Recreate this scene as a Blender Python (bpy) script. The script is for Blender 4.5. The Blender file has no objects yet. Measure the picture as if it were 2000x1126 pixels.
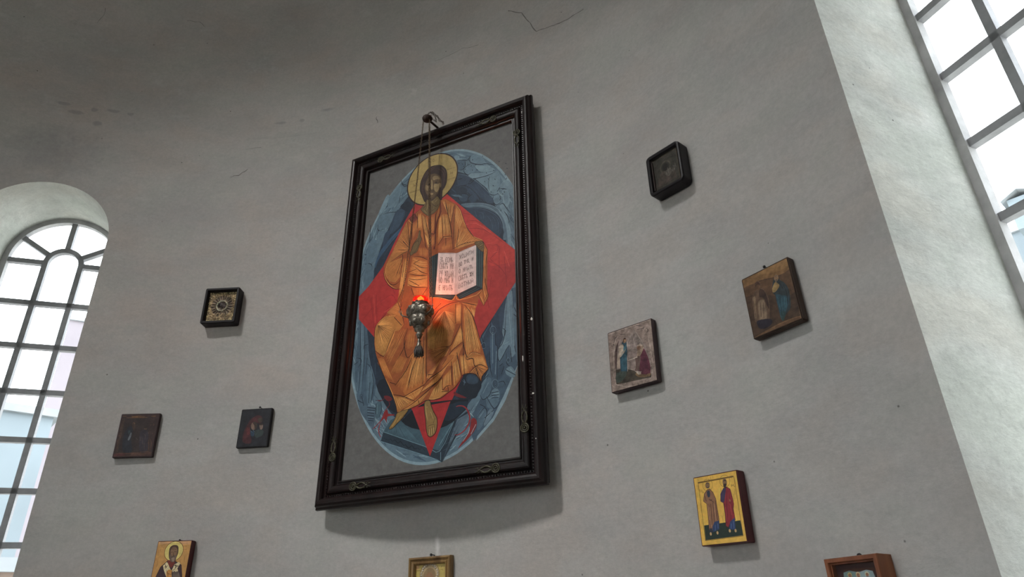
import bpy, bmesh, math, random
from mathutils import Vector, Matrix, geometry
import numpy as np

random.seed(7)
SC = bpy.context.scene
COL = SC.collection
PI = math.pi
def R_(d): return d * PI / 180.0

# ------------------------------------------------------------------ camera
FPX = 1315.0                                   # focal length in pixels of a 2000 px wide frame
CAM_LOC = np.array([1.62316, -0.21196, 1.6])
CAM_M = np.array([[0.99953522, -0.03048525, 0.0],
                  [0.01365742, 0.44779290, 0.89403299],
                  [-0.02725482, -0.89361746, 0.44800113]])   # columns: image right, image down, forward
cam_d = bpy.data.cameras.new('camera')
cam_d.sensor_fit = 'HORIZONTAL'
cam_d.sensor_width = 36.0
cam_d.lens = 36.0 * FPX / 2000.0
cam_d.clip_start = 0.02
cam_d.clip_end = 300
cam = bpy.data.objects.new('camera', cam_d)
COL.objects.link(cam)
rx, dn, fw = CAM_M[:, 0], CAM_M[:, 1], CAM_M[:, 2]
cam.matrix_world = Matrix(((rx[0], -dn[0], -fw[0], CAM_LOC[0]), (rx[1], -dn[1], -fw[1], CAM_LOC[1]),
                           (rx[2], -dn[2], -fw[2], CAM_LOC[2]), (0, 0, 0, 1)))
SC.camera = cam
SC.cycles.max_bounces = 8
SC.cycles.caustics_reflective = False
SC.cycles.caustics_refractive = False
SC.view_settings.view_transform = 'Standard'
SC.view_settings.look = 'None'
SC.view_settings.exposure = 0.0
SC.view_settings.gamma = 1.0
SC.view_settings.use_curve_mapping = False

# ------------------------------------------------------------------ sky (overcast daylight)
SKY = 6.6
w = bpy.data.worlds.new('overcast_sky')
SC.world = w
w.use_nodes = True
wb = w.node_tree.nodes['Background']
wb.inputs[0].default_value = (0.93, 0.97, 1.0, 1)
wb.inputs[1].default_value = SKY

R = 3.0
PHI0 = 25.4                                    # axis of the apse
f0 = Vector((math.sin(R_(PHI0)), math.cos(R_(PHI0)), 0))
r0 = Vector((math.cos(R_(PHI0)), -math.sin(R_(PHI0)), 0))
ZS = 4.45                                      # spring line of the half dome
NAVE_L = 7.0
def AP(a, b, z=0.0): return r0 * a + f0 * b + Vector((0, 0, z))

def area(name, loc, direction, sx, sy, power, colour):
    l = bpy.data.lights.new(name, 'AREA')
    l.shape = 'RECTANGLE'; l.size = sx; l.size_y = sy; l.energy = power; l.color = colour
    o = bpy.data.objects.new(name, l); COL.objects.link(o)
    o.location = loc
    o.rotation_euler = Vector(direction).to_track_quat('-Z', 'Y').to_euler()
    return o
# fill lamps added in the openings of the unseen nave windows behind the camera
NAVE_WIN = [('L', -2.0), ('L', -4.6), ('B', 0.0), ('R', -3.4)]
NAVE_POWER = {('L', -2.0): 19, ('L', -4.6): 19, ('B', 0.0): 20, ('R', -3.4): 2}
def nave_dirs(side, p):
    if side == 'L': return AP(-R, p), f0, -r0
    if side == 'R': return AP(R, p), -f0, r0
    return AP(p, -NAVE_L), -r0, -f0
for sd, p in NAVE_WIN:
    o_, rt_, out_ = nave_dirs(sd, p)
    area('nave_fill_light', o_ + out_ * 0.34 + Vector((0, 0, 2.75)), -out_, 1.25, 2.9, NAVE_POWER[(sd, p)], (1.0, 0.99, 0.97))

# added key lamp under the uncut nave vault, high behind the camera to the left: gives the shadows their direction
KEY_A = -1.3
KEY_POS = AP(KEY_A, -1.2, ZS + math.sqrt(R * R - KEY_A * KEY_A))
key_n = (Vector((KEY_POS.x, KEY_POS.y, ZS)) - KEY_POS); key_n = (AP(0, -1.2, ZS) - KEY_POS).normalized()
ol = area('added_key_light', KEY_POS + key_n * .06, Vector((1.1, 2.6, 1.75)) - KEY_POS, 1.0, 1.0, 34, (1.0, 0.985, 0.96))
ol.data.shape = 'DISK'; ol.data.spread = R_(54)       # beam narrowed to favour the middle of the apse wall

# ------------------------------------------------------------------ helpers
def lin(c):
    c = c / 255.0
    return c / 12.92 if c <= 0.04045 else ((c + 0.055) / 1.055) ** 2.4
KP = 1.75                                      # pigment albedo over its tone in the dim room
COOL = False
def pc(r, g, b, k=None):
    if COOL and b > r + 8: r, g, b = r * .80, g * .885, b * .87
    k = KP if k is None else k
    return (min(lin(r) * k, .9), min(lin(g) * k, .9), min(lin(b) * k, .9), 1.0)

def new_mat(name):
    m = bpy.data.materials.new(name); m.use_nodes = True
    nt = m.node_tree
    return m, nt, nt.nodes['Principled BSDF']
def nd(nt, t, **kw):
    n = nt.nodes.new(t)
    for k, v in kw.items():
        if k.startswith('i_'): n.inputs[k[2:].replace('_', ' ')].default_value = v
        else: setattr(n, k, v)
    return n
def noise(nt, vec, scale, detail=4, rough=.55):
    n = nt.nodes.new('ShaderNodeTexNoise')
    n.inputs['Scale'].default_value = scale; n.inputs['Detail'].default_value = detail; n.inputs['Roughness'].default_value = rough
    nt.links.new(vec, n.inputs['Vector']); return n
def ramp(nt, fac, stops):
    r = nt.nodes.new('ShaderNodeValToRGB')
    el = r.color_ramp.elements
    el[0].position, el[0].color = stops[0][0], stops[0][1]
    el[1].position, el[1].color = stops[-1][0], stops[-1][1]
    for p, c in stops[1:-1]:
        e = el.new(p); e.color = c
    nt.links.new(fac, r.inputs['Fac']); return r
def mixc(nt, fac, a, b, mode='MIX'):
    m = nt.nodes.new('ShaderNodeMix'); m.data_type = 'RGBA'; m.blend_type = mode
    for s, v in ((0, fac), (6, a), (7, b)):
        if hasattr(v, 'links') or hasattr(v, 'is_linked'): nt.links.new(v, m.inputs[s])
        else: m.inputs[s].default_value = v
    return m.outputs[2]
def bump(nt, h, strength, dist=.01):
    b = nt.nodes.new('ShaderNodeBump'); b.inputs['Strength'].default_value = strength; b.inputs['Distance'].default_value = dist
    nt.links.new(h, b.inputs['Height']); return b.outputs[0]
def grey(v): return (v, v, v, 1)

def simple(name, col, rough=.5, metal=0.0, nscale=0, namt=.3, bmp=0.0, spec=.5, coat=0.0):
    m, nt, p = new_mat(name)
    p.inputs['Roughness'].default_value = rough; p.inputs['Metallic'].default_value = metal
    p.inputs['Specular IOR Level'].default_value = spec
    p.inputs['Coat Weight'].default_value = coat
    if nscale:
        tc = nt.nodes.new('ShaderNodeTexCoord')
        n = noise(nt, tc.outputs['Object'], nscale, 5)
        d = (col[0] * (1 - namt), col[1] * (1 - namt), col[2] * (1 - namt), 1)
        l = (min(1, col[0] * (1 + namt)), min(1, col[1] * (1 + namt)), min(1, col[2] * (1 + namt)), 1)
        r = ramp(nt, n.outputs['Fac'], [(.3, d), (.7, l)])
        nt.links.new(r.outputs[0], p.inputs['Base Color'])
        if bmp: nt.links.new(bump(nt, n.outputs['Fac'], bmp, .004), p.inputs['Normal'])
    else:
        p.inputs['Base Color'].default_value = col
    return m

def wood(name, dark, light, rough=.4, scale=30):
    m, nt, p = new_mat(name)
    tc = nt.nodes.new('ShaderNodeTexCoord')
    mp = nt.nodes.new('ShaderNodeMapping'); mp.inputs['Scale'].default_value = (1, .12, 1)
    nt.links.new(tc.outputs['Object'], mp.inputs[0])
    n = noise(nt, mp.outputs[0], scale, 6, .6)
    r = ramp(nt, n.outputs['Fac'], [(.3, dark), (.72, light)])
    nt.links.new(r.outputs[0], p.inputs['Base Color'])
    p.inputs['Roughness'].default_value = rough; p.inputs['Specular IOR Level'].default_value = .28
    nt.links.new(bump(nt, n.outputs['Fac'], .15, .002), p.inputs['Normal'])
    return m

def plaster(name, base, warm, dark, stains=False, bscale=1.0):
    m, nt, p = new_mat(name)
    tc = nt.nodes.new('ShaderNodeTexCoord'); v = tc.outputs['Object']
    mp = nt.nodes.new('ShaderNodeMapping'); mp.inputs['Scale'].default_value = (1, 1, 1.7)
    nt.links.new(v, mp.inputs[0]); vs = mp.outputs[0]
    n1 = noise(nt, vs, .55, 6, .6)
    c = mixc(nt, ramp(nt, n1.outputs['Fac'], [(.35, grey(0)), (.68, grey(1))]).outputs[0], base, warm)
    n2 = noise(nt, vs, 2.6, 8, .68)
    f2 = ramp(nt, n2.outputs['Fac'], [(.42, grey(0)), (.75, grey(.8))]).outputs[0]
    c = mixc(nt, f2, c, dark)
    n3 = noise(nt, vs, 11, 8, .7)
    f3 = ramp(nt, n3.outputs['Fac'], [(.5, grey(0)), (.8, grey(.55))]).outputs[0]
    c = mixc(nt, f3, c, dark)
    n3b = noise(nt, vs, 5.2, 6, .7)
    f3b = ramp(nt, n3b.outputs['Fac'], [(.56, grey(0)), (.8, grey(.5))]).outputs[0]
    c = mixc(nt, f3b, c, (min(1, base[0] * 1.3), min(1, base[1] * 1.3), min(1, base[2] * 1.28), 1))
    n3c = noise(nt, v, 62, 6, .75)
    c = mixc(nt, 1.0, c, ramp(nt, n3c.outputs['Fac'], [(.3, grey(.90)), (.7, grey(1.06))]).outputs[0], 'MULTIPLY')
    n3d = noise(nt, vs, 3.1, 3, .5)
    c = mixc(nt, 1.0, c, ramp(nt, n3d.outputs['Fac'], [(.38, (1.0, .975, .955, 1)), (.5, (1, 1, 1, 1)), (.62, (.98, 1.0, .985, 1))]).outputs[0], 'MULTIPLY')
    # small pits and fly specks
    vo = nt.nodes.new('ShaderNodeTexVoronoi'); vo.inputs['Scale'].default_value = 7.5
    nt.links.new(v, vo.inputs['Vector'])
    sp = ramp(nt, vo.outputs['Distance'], [(.016, grey(.75)), (.034, grey(0))]).outputs[0]
    c = mixc(nt, sp, c, (.06, .055, .05, 1))
    if stains:
        at = nt.nodes.new('ShaderNodeAttribute'); at.attribute_name = 'damp'
        n4 = noise(nt, v, 16, 5, .7)
        ad = nt.nodes.new('ShaderNodeMath'); ad.operation = 'MULTIPLY_ADD'
        nt.links.new(n4.outputs['Fac'], ad.inputs[0]); ad.inputs[1].default_value = .8; ad.inputs[2].default_value = -.4
        a2 = nt.nodes.new('ShaderNodeMath'); a2.operation = 'ADD'
        nt.links.new(at.outputs['Fac'], a2.inputs[0]); nt.links.new(ad.outputs[0], a2.inputs[1])
        fs = ramp(nt, a2.outputs[0], [(.34, grey(0)), (.75, grey(.45))]).outputs[0]
        c = mixc(nt, fs, c, (dark[0] * .62, dark[1] * .62, dark[2] * .64, 1))
        at2 = nt.nodes.new('ShaderNodeAttribute'); at2.attribute_name = 'chalk'
        a3 = nt.nodes.new('ShaderNodeMath'); a3.operation = 'ADD'
        nt.links.new(at2.outputs['Fac'], a3.inputs[0]); nt.links.new(ad.outputs[0], a3.inputs[1])
        fs = ramp(nt, a3.outputs[0], [(.4, grey(0)), (.75, grey(.6))]).outputs[0]
        c = mixc(nt, fs, c, (min(1, base[0] * 1.5), min(1, base[1] * 1.5), min(1, base[2] * 1.5), 1))
    nt.links.new(c, p.inputs['Base Color'])
    p.inputs['Roughness'].default_value = .92
    p.inputs['Specular IOR Level'].default_value = .15
    nb = noise(nt, vs, 26, 8, .7)
    nb2 = noise(nt, vs, 5, 4, .6)
    s = nt.nodes.new('ShaderNodeMath'); s.operation = 'MULTIPLY_ADD'
    nt.links.new(nb2.outputs['Fac'], s.inputs[0]); s.inputs[1].default_value = 2.2
    nt.links.new(nb.outputs['Fac'], s.inputs[2])
    nt.links.new(bump(nt, s.outputs[0], .24 * bscale, .012), p.inputs['Normal'])
    return m

M = {}
M['wall'] = plaster('wall_plaster', (.49, .487, .475, 1), (.47, .435, .41, 1), (.37, .365, .36, 1), True)
M['reveal'] = plaster('reveal_limewash', (.67, .675, .64, 1), (.62, .625, .58, 1), (.36, .37, .35, 1), False, 2.2)
M['floor'] = simple('stone_floor', (.30, .27, .24, 1), .55, 0, 3, .3)
M['pale'] = simple('lime_white', (.60, .58, .55, 1), .9, 0, 2, .1)
M['bars'] = simple('window_iron_paint', (.25, .25, .265, 1), .6, .05, 14, .2, .1)
M['winframe'] = simple('window_frame_grey', (.40, .395, .40, 1), .8, 0, 10, .25, .25)
M['black_wood'] = wood('black_lacquered_wood', (.004, .003, .0035, 1), (.019, .009, .0085, 1), .36, 22)
M['chip'] = simple('chipped_gesso', (.75, .71, .66, 1), .8)
M['olive_gilt'] = simple('dulled_gilding', (.055, .05, .03, 1), .45, .35, 60, .4)
M['ebony'] = wood('ebonised_wood', (.005, .004, .006, 1), (.013, .010, .012, 1), .45)
M['brown_wood'] = wood('dark_brown_wood', (.030, .017, .012, 1), (.075, .045, .032, 1), .5)
M['purple_wood'] = wood('purple_brown_wood', (.025, .013, .015, 1), (.06, .035, .036, 1), .5)
M['oxblood'] = wood('oxblood_painted_wood', (.055, .012, .014, 1), (.11, .026, .028, 1), .45)
M['cedar'] = wood('red_brown_wood', (.14, .045, .022, 1), (.32, .12, .055, 1), .42, 26)
M['gilt_wood'] = wood('gilded_wood', (.10, .05, .02, 1), (.32, .20, .08, 1), .35)
M['iron'] = simple('rusted_iron', (.055, .035, .028, 1), .6, .5, 60, .4, .2)
M['steel'] = simple('dark_nail_steel', (.03, .03, .032, 1), .45, .7)
M['lamp_metal'] = simple('tarnished_silver', (.25, .222, .185, 1), .34, .85, 70, .6, .9)
M['chain_metal'] = simple('chain_brass', (.24, .18, .13, 1), .4, .8)
M['tassel'] = simple('blackened_tassel', (.12, .11, .105, 1), .5, .5, 120, .5, .4)

def emit(name, col, s):
    m, nt, p = new_mat(name)
    p.inputs['Base Color'].default_value = col
    p.inputs['Emission Color'].default_value = col
    p.inputs['Emission Strength'].default_value = s
    return m
M['flame'] = emit('flame', (1.0, .5, .17, 1), 34)

def glass(name, tint, gl=.06, rough=.02):
    m, nt, p = new_mat(name)
    nt.nodes.remove(p)
    o = nt.nodes['Material Output']
    t = nd(nt, 'ShaderNodeBsdfTransparent'); t.inputs[0].default_value = tint
    g = nd(nt, 'ShaderNodeBsdfGlossy'); g.inputs['Roughness'].default_value = rough
    lw = nd(nt, 'ShaderNodeFresnel'); lw.inputs['IOR'].default_value = 1.45
    mx = nd(nt, 'ShaderNodeMixShader')
    ge = nd(nt, 'ShaderNodeNewGeometry'); iv = nd(nt, 'ShaderNodeMath', operation='SUBTRACT'); iv.inputs[0].default_value = 1.0
    mu = nd(nt, 'ShaderNodeMath', operation='MULTIPLY')
    nt.links.new(ge.outputs['Backfacing'], iv.inputs[1]); nt.links.new(iv.outputs[0], mu.inputs[0]); nt.links.new(lw.outputs[0], mu.inputs[1])
    nt.links.new(mu.outputs[0], mx.inputs[0]); nt.links.new(t.outputs[0], mx.inputs[1]); nt.links.new(g.outputs[0], mx.inputs[2])
    nt.links.new(mx.outputs[0], o.inputs[0])
    return m
M['pane'] = glass('window_glass', (.97, .985, .99, 1))
M['case_glass'] = glass('icon_case_glass', (.93, .94, .93, 1))
m_, nt_, p_ = new_mat('ruby_lamp_glass')
p_.inputs['Base Color'].default_value = (.8, .02, .012, 1)
p_.inputs['Roughness'].default_value = .12
p_.inputs['Emission Color'].default_value = (1.0, .035, .015, 1)
p_.inputs['Emission Strength'].default_value = .45
tr_ = nd(nt_, 'ShaderNodeBsdfTransparent'); tr_.inputs[0].default_value = (1.0, .26, .14, 1)
mx_ = nd(nt_, 'ShaderNodeMixShader'); mx_.inputs[0].default_value = .45
nt_.links.new(tr_.outputs[0], mx_.inputs[1]); nt_.links.new(p_.outputs[0], mx_.inputs[2]); nt_.links.new(mx_.outputs[0], nt_.nodes['Material Output'].inputs[0])
M['ruby'] = m_

def paint_mat(name, rough=.5, metal=0.0, nz=.12, bmp=.08, spec=.4):
    m, nt, p = new_mat(name)
    a = nt.nodes.new('ShaderNodeAttribute'); a.attribute_name = 'pigment'
    tc = nt.nodes.new('ShaderNodeTexCoord')
    n = noise(nt, tc.outputs['Object'], 38, 6, .65)
    r = ramp(nt, n.outputs['Fac'], [(.28, grey(1 - 2.2 * nz)), (.72, grey(1 + .6 * nz))])
    c = mixc(nt, 1.0, a.outputs['Color'], r.outputs[0], 'MULTIPLY')
    nt.links.new(c, p.inputs['Base Color'])
    p.inputs['Roughness'].default_value = rough; p.inputs['Metallic'].default_value = metal
    p.inputs['Specular IOR Level'].default_value = spec
    n2 = noise(nt, tc.outputs['Object'], 160, 4, .6)
    nt.links.new(bump(nt, n2.outputs['Fac'], bmp, .002), p.inputs['Normal'])
    return m
M['tempera'] = paint_mat('tempera_paint', .55, 0, .13, .06, .25)
M['old_oil'] = paint_mat('darkened_oil_paint', .45, 0, .3, .1, .35)
M['gold_leaf'] = paint_mat('gold_ground_paint', .42, .15, .12, .08)
M['silver_cover'] = paint_mat('embossed_metal_cover', .36, .45, .35, .6)
M['inset'] = paint_mat('rich_embossed_metal', .33, .5, .45, .8)

def finish(name, bm, mat, parent=None, smooth=False, loc=None):
    me = bpy.data.meshes.new(name)
    bm.to_mesh(me); bm.free()
    if isinstance(mat, (list, tuple)):
        for x in mat: me.materials.append(x)
    else: me.materials.append(mat)
    if smooth:
        for p in me.polygons: p.use_smooth = True
    o = bpy.data.objects.new(name, me); COL.objects.link(o)
    if loc is not None: o.location = loc
    if parent is not None: o.parent = parent
    return o
def empty(name, mat=None, loc=None):
    o = bpy.data.objects.new(name, None); COL.objects.link(o)
    o.empty_display_size = .05
    if mat is not None: o.matrix_world = mat
    if loc is not None: o.location = loc
    return o
def tag(o, label=None, cat=None, group=None, kind=None):
    if label: o['label'] = label
    if cat: o['category'] = cat
    if group: o['group'] = group
    if kind: o['kind'] = kind
    return o

def bm_box(bm, x0, x1, y0, y1, z0, z1, mi=0, frame=None):
    vs = []
    for x, y, z in ((x0, y0, z0), (x1, y0, z0), (x1, y1, z0), (x0, y1, z0), (x0, y0, z1), (x1, y0, z1), (x1, y1, z1), (x0, y1, z1)):
        p = Vector((x, y, z))
        if frame: p = frame(p)
        vs.append(bm.verts.new(p))
    fs = []
    for f in ((3, 2, 1, 0), (4, 5, 6, 7), (0, 1, 5, 4), (1, 2, 6, 5), (2, 3, 7, 6), (3, 0, 4, 7)):
        fc = bm.faces.new([vs[i] for i in f]); fc.material_index = mi; fs.append(fc)
    return fs
def bm_bevel(bm, width, seg=2):
    bmesh.ops.recalc_face_normals(bm, faces=bm.faces)
    bmesh.ops.bevel(bm, geom=list(bm.edges), offset=width, segments=seg, affect='EDGES', clamp_overlap=True)
def bm_lathe(bm, prof, n=24, lobes=0, amp=0.0, lobe_rng=(0, 0), centre=(0, 0, 0), ang0=0):
    c = Vector(centre); rings = []
    for i, (r, z) in enumerate(prof):
        ring = []
        for k in range(n):
            a = 2 * PI * k / n + ang0
            rr = r
            if lobes and lobe_rng[0] <= z <= lobe_rng[1]:
                rr = r * (1 + amp * math.cos(lobes * a))
            ring.append(bm.verts.new(c + Vector((rr * math.cos(a), rr * math.sin(a), z))))
        rings.append(ring)
    for i in range(len(rings) - 1):
        for k in range(n):
            bm.faces.new((rings[i][k], rings[i][(k + 1) % n], rings[i + 1][(k + 1) % n], rings[i + 1][k]))
    for ring, rev in ((rings[0], True), (rings[-1], False)):
        try: bm.faces.new(ring[::-1] if rev else ring)
        except ValueError: pass
def bm_tube(bm, pts, rad, n=8, closed=False):
    pts = [Vector(p) for p in pts]; N = len(pts); rings = []
    ref = None
    for i, p in enumerate(pts):
        a = pts[(i - 1) % N] if (closed or i > 0) else p
        b = pts[(i + 1) % N] if (closed or i < N - 1) else p
        t = (b - a).normalized()
        if ref is None or abs(ref.dot(t)) > .95:
            ref = Vector((0, 0, 1)) if abs(t.z) < .8 else Vector((1, 0, 0))
        u = t.cross(ref).normalized(); v = t.cross(u).normalized()
        ref = -v if False else ref
        rr = rad[i] if isinstance(rad, (list, tuple)) else rad
        rings.append([bm.verts.new(p + (u * math.cos(2 * PI * k / n) + v * math.sin(2 * PI * k / n)) * rr) for k in range(n)])
    M_ = N if closed else N - 1
    for i in range(M_):
        A, B = rings[i], rings[(i + 1) % N]
        for k in range(n):
            bm.faces.new((A[k], A[(k + 1) % n], B[(k + 1) % n], B[k]))
    if not closed:
        bm.faces.new(rings[0][::-1]); bm.faces.new(rings[-1])
def bm_sphere(bm, c, r, sub=2, scale=(1, 1, 1)):
    g = bmesh.ops.create_icosphere(bm, subdivisions=sub, radius=r)
    for v in g['verts']:
        v.co = Vector((v.co.x * scale[0], v.co.y * scale[1], v.co.z * scale[2])) + Vector(c)

# ------------------------------------------------------------------ room shell
def plate(outer, holes, step, mapf, flip=False, extra=()):
    """2-D outline with holes -> triangulated surface mapped to 3-D."""
    pts, edges = [], []
    def loop(l):
        b = len(pts)
        for q in l: pts.append(Vector((q[0], q[1])))
        for i in range(len(l)): edges.append((b + i, b + (i + 1) % len(l)))
    loop(outer)
    for h in holes: loop(h)
    xs = [q[0] for q in outer]; ys = [q[1] for q in outer]
    def inside(x, y, poly):
        r = False; j = len(poly) - 1
        for i in range(len(poly)):
            if (poly[i][1] > y) != (poly[j][1] > y) and x < (poly[j][0] - poly[i][0]) * (y - poly[i][1]) / (poly[j][1] - poly[i][1]) + poly[i][0]: r = not r
            j = i
        return r
    hb = [(min(q[0] for q in h), max(q[0] for q in h), min(q[1] for q in h), max(q[1] for q in h)) for h in holes]
    nx = max(1, int((max(xs) - min(xs)) / step)); ny = max(1, int((max(ys) - min(ys)) / step))
    for i in range(1, nx):
        for j in range(1, ny):
            x = min(xs) + (max(xs) - min(xs)) * i / nx; y = min(ys) + (max(ys) - min(ys)) * j / ny
            if any(b[0] - .4 * step < x < b[1] + .4 * step and b[2] - .4 * step < y < b[3] + .4 * step and
                   (inside(x, y, h) or min((x - q[0]) ** 2 + (y - q[1]) ** 2 for q in h) < (.35 * step) ** 2) for h, b in zip(holes, hb)): continue
            if not inside(x, y, outer): continue
            pts.append(Vector((x, y)))
    for q in extra: pts.append(Vector(q))
    v2, e2, f2, *_ = geometry.delaunay_2d_cdt(pts, edges, [], 1, 1e-6)
    bm = bmesh.new()
    vs = [bm.verts.new(mapf(q.x, q.y)) for q in v2]
    for f in f2:
        cx = sum(v2[i].x for i in f) / len(f); cy = sum(v2[i].y for i in f) / len(f)
        if any(b[0] < cx < b[1] and b[2] < cy < b[3] and inside(cx, cy, h) for h, b in zip(holes, hb)): continue
        if not inside(cx, cy, outer): continue
        try: bm.faces.new([vs[i] for i in (f[::-1] if flip else f)])
        except ValueError: pass
    for v in [v for v in bm.verts if not v.link_faces]: bm.verts.remove(v)
    return bm, v2

def arch_outline(hw, zsill, zspring, n=28, m=10):
    """closed outline (offset, z) of an arched opening, starting at the lower right."""
    o = []
    for i in range(m): o.append((hw, zsill + (zspring - zsill) * i / m))
    for i in range(n + 1):
        a = PI * i / n; o.append((hw * math.cos(a), zspring + hw * math.sin(a)))
    for i in range(m - 1, -1, -1): o.append((-hw, zsill + (zspring - zsill) * i / m))
    for i in range(1, 6): o.append((-hw + 2 * hw * i / 6, zsill))
    return o

# apse windows: (phi centre, half width at wall, half width at glass, spring z, lateral shift, z of the top bar)
APSE_WIN = [dict(phi=-17.75, hw=.337, gw=.312, zs=3.55, zg=3.60, sill=1.25, bar0=3.60, n=1),
            dict(phi=68.45, hw=.309, gw=.312, zs=3.78, zg=3.78, sill=1.10, bar0=3.78, pitch=.28, n=2)]
DEPTH = .46
holes = []
for wd in APSE_WIN:
    holes.append([(R_(wd['phi']) * R + x, z) for x, z in arch_outline(wd['hw'], wd['sill'], wd['zs'])])
def cyl(s, z): return Vector((R * math.sin(s / R), R * math.cos(s / R), z))
sL, sR = R_(PHI0 - 90) * R, R_(PHI0 + 90) * R
outer = []
for i in range(120): outer.append((sL + (sR - sL) * i / 120, 0.0))
for i in range(50): outer.append((sR, ZS * i / 50))
for i in range(120): outer.append((sR - (sR - sL) * i / 120, ZS))
for i in range(50): outer.append((sL, ZS - ZS * i / 50))
def px_ray(px, py):
    d = CAM_M @ np.array([px - 1000.0, py - 563.0, FPX]); return d / np.linalg.norm(d)
def px_cyl(px, py):
    """where a line of sight meets the apse wall: (arc length, z)."""
    d = px_ray(px, py); a = d[0] ** 2 + d[1] ** 2
    b = d[0] * CAM_LOC[0] + d[1] * CAM_LOC[1]; c = CAM_LOC[0] ** 2 + CAM_LOC[1] ** 2 - R * R
    t = (-b + math.sqrt(b * b - a * c)) / a; p = CAM_LOC + d * t
    return math.atan2(p[0], p[1]) * R, p[2]
# weathering of the plaster: damp patches and chalky scuffs (arc length, z, radii, strength)
DAMP = []
for x, y, rx_, ry_, s_ in ((112, 290, .30, .22, .62), (125, 200, .045, .02, 1.1), (220, 194, .04, .03, 1.0), (222, 215, .04, .02, 1.0),
                     (255, 222, .02, .016, 1.0), (148, 219, .05, .018, .9), (185, 214, .022, .02, .9), (190, 241, .03, .022, .9), (328, 194, .042, .024, 1.1), (325, 214, .05, .02, .75),
                     (272, 192, .03, .018, .9), (395, 205, .05, .018, .7), (548, 240, .045, .012, .9), (590, 235, .02, .014, .9), (640, 212, .07, .025, .7), (870, 78, .03, .02, .8), (995, 80, .03, .03, .8), (1008, 78, .016, .03, .8),
                     (1110, 850, .12, .25, .45), (1200, 470, .2, .3, .3), (700, 182, .14, .05, .5), (560, 265, .3, .03, .5)):
    s, z = px_cyl(x, y); DAMP.append((s, z, rx_, ry_, s_))
CHALK = []
for x, y, rx_, ry_, s_ in ((825, 130, .10, .12, .55), (810, 165, .05, .12, .5), (640, 610, .18, .3, .3), (1130, 560, .3, .5, .25), (855, 1065, .008, .06, .8)):
    s, z = px_cyl(x, y); CHALK.append((s, z, rx_, ry_, s_))
FINE = []
for s_, z_, ra, rb, st in DAMP:
    if ra < .13 and rb < .07:
        for i in range(-12, 13):
            for j in range(-7, 8):
                z = z_ + j * .011
                if z < ZS - .008: FINE.append((s_ + i * .011 + .003 * math.sin(i * 7 + j * 3), z + .003 * math.cos(i * 5 + j * 11)))
bm, v2 = plate(outer, holes, .03, cyl, False, FINE)
wall_apse = finish('wall_apse', bm, M['wall'], smooth=True)
tag(wall_apse, kind='structure')

def stain_attr(o, name, blobs):
    me = o.data
    co = np.empty(len(me.vertices) * 3, np.float32); me.vertices.foreach_get('co', co); co = co.reshape(-1, 3)
    s = np.arctan2(co[:, 0], co[:, 1]) * R; z = co[:, 2]; v = np.zeros(len(s), np.float32)
    for bs, bz, ra, rb, st in blobs:
        ra = max(ra, .014); rb = max(rb, .011)
        v = np.maximum(v, st * np.exp(-(((s - bs) / ra) ** 2 + ((z - bz) / rb) ** 2) ** 2))
    at = me.attributes.new(name, 'FLOAT', 'POINT'); at.data.foreach_set('value', v.astype(np.float32))
stain_attr(wall_apse, 'damp', DAMP); stain_attr(wall_apse, 'chalk', CHALK)

# half dome over the apse and barrel vault over the nave
bm = bmesh.new(); NA, NB = 120, 40
g = []
for j in range(NB + 1):
    e = PI / 2 * j / NB; row = []
    for i in range(NA + 1):
        a = R_(PHI0 - 90 + 180 * i / NA)
        row.append(bm.verts.new((R * math.cos(e) * math.sin(a), R * math.cos(e) * math.cos(a), ZS + R * math.sin(e))))
    g.append(row)
for j in range(NB):
    for i in range(NA):
        bm.faces.new((g[j][i], g[j][i + 1], g[j + 1][i + 1], g[j + 1][i]))
bmesh.ops.remove_doubles(bm, verts=bm.verts, dist=1e-5)
ceil = finish('ceiling', bm, M['wall'], smooth=True); tag(ceil, kind='structure')
bm = bmesh.new(); prev = None
for i in range(81):
    a = PI * i / 80
    v = [bm.verts.new(AP(-R * math.cos(a), b, ZS + R * math.sin(a))) for b in (0, -NAVE_L)]
    if prev: bm.faces.new((prev[0], v[0], v[1], prev[1]))
    prev = v
o = finish('ceiling_nave', bm, M['wall'], smooth=True); tag(o, kind='structure')
bm = bmesh.new()
pts = [AP(-R, -NAVE_L), AP(R, -NAVE_L), AP(R, 0)] + [Vector((R * math.sin(R_(PHI0 + 90 - 180 * i / 60)), R * math.cos(R_(PHI0 + 90 - 180 * i / 60)), 0)) for i in range(1, 60)] + [AP(-R, 0)]
bm.faces.new([bm.verts.new(p) for p in pts])
o = finish('floor', bm, M['floor']); tag(o, kind='structure')
# nave walls
NW = dict(hw=.66, gw=.64, zs=3.55, sill=1.3)
for nm, side in (('wall_left', 'L'), ('wall_right', 'R'), ('wall_back', 'B')):
    hs = []
    for sd, p in NAVE_WIN:
        if sd == side: hs.append([((-p if side == 'R' else p) + x, z) for x, z in arch_outline(NW['hw'], NW['sill'], NW['zs'])])
    if side == 'L':
        ou = [(-NAVE_L, 0), (0, 0), (0, ZS), (-NAVE_L, ZS)]; mf = lambda s, z: AP(-R, s, z)
    elif side == 'R':
        ou = [(0, 0), (NAVE_L, 0), (NAVE_L, ZS), (0, ZS)]; mf = lambda s, z: AP(R, -s, z)
    else:
        ou = [(-R, 0), (R, 0), (R, ZS)] + [(R * math.cos(PI * i / 80), ZS + R * math.sin(PI * i / 80)) for i in range(1, 80)] + [(-R, ZS)]
        mf = lambda s, z: AP(s, -NAVE_L, z)
    bm, _ = plate(ou, hs, .5, mf)
    o = finish(nm, bm, M['pale']); tag(o, kind='structure')

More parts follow.
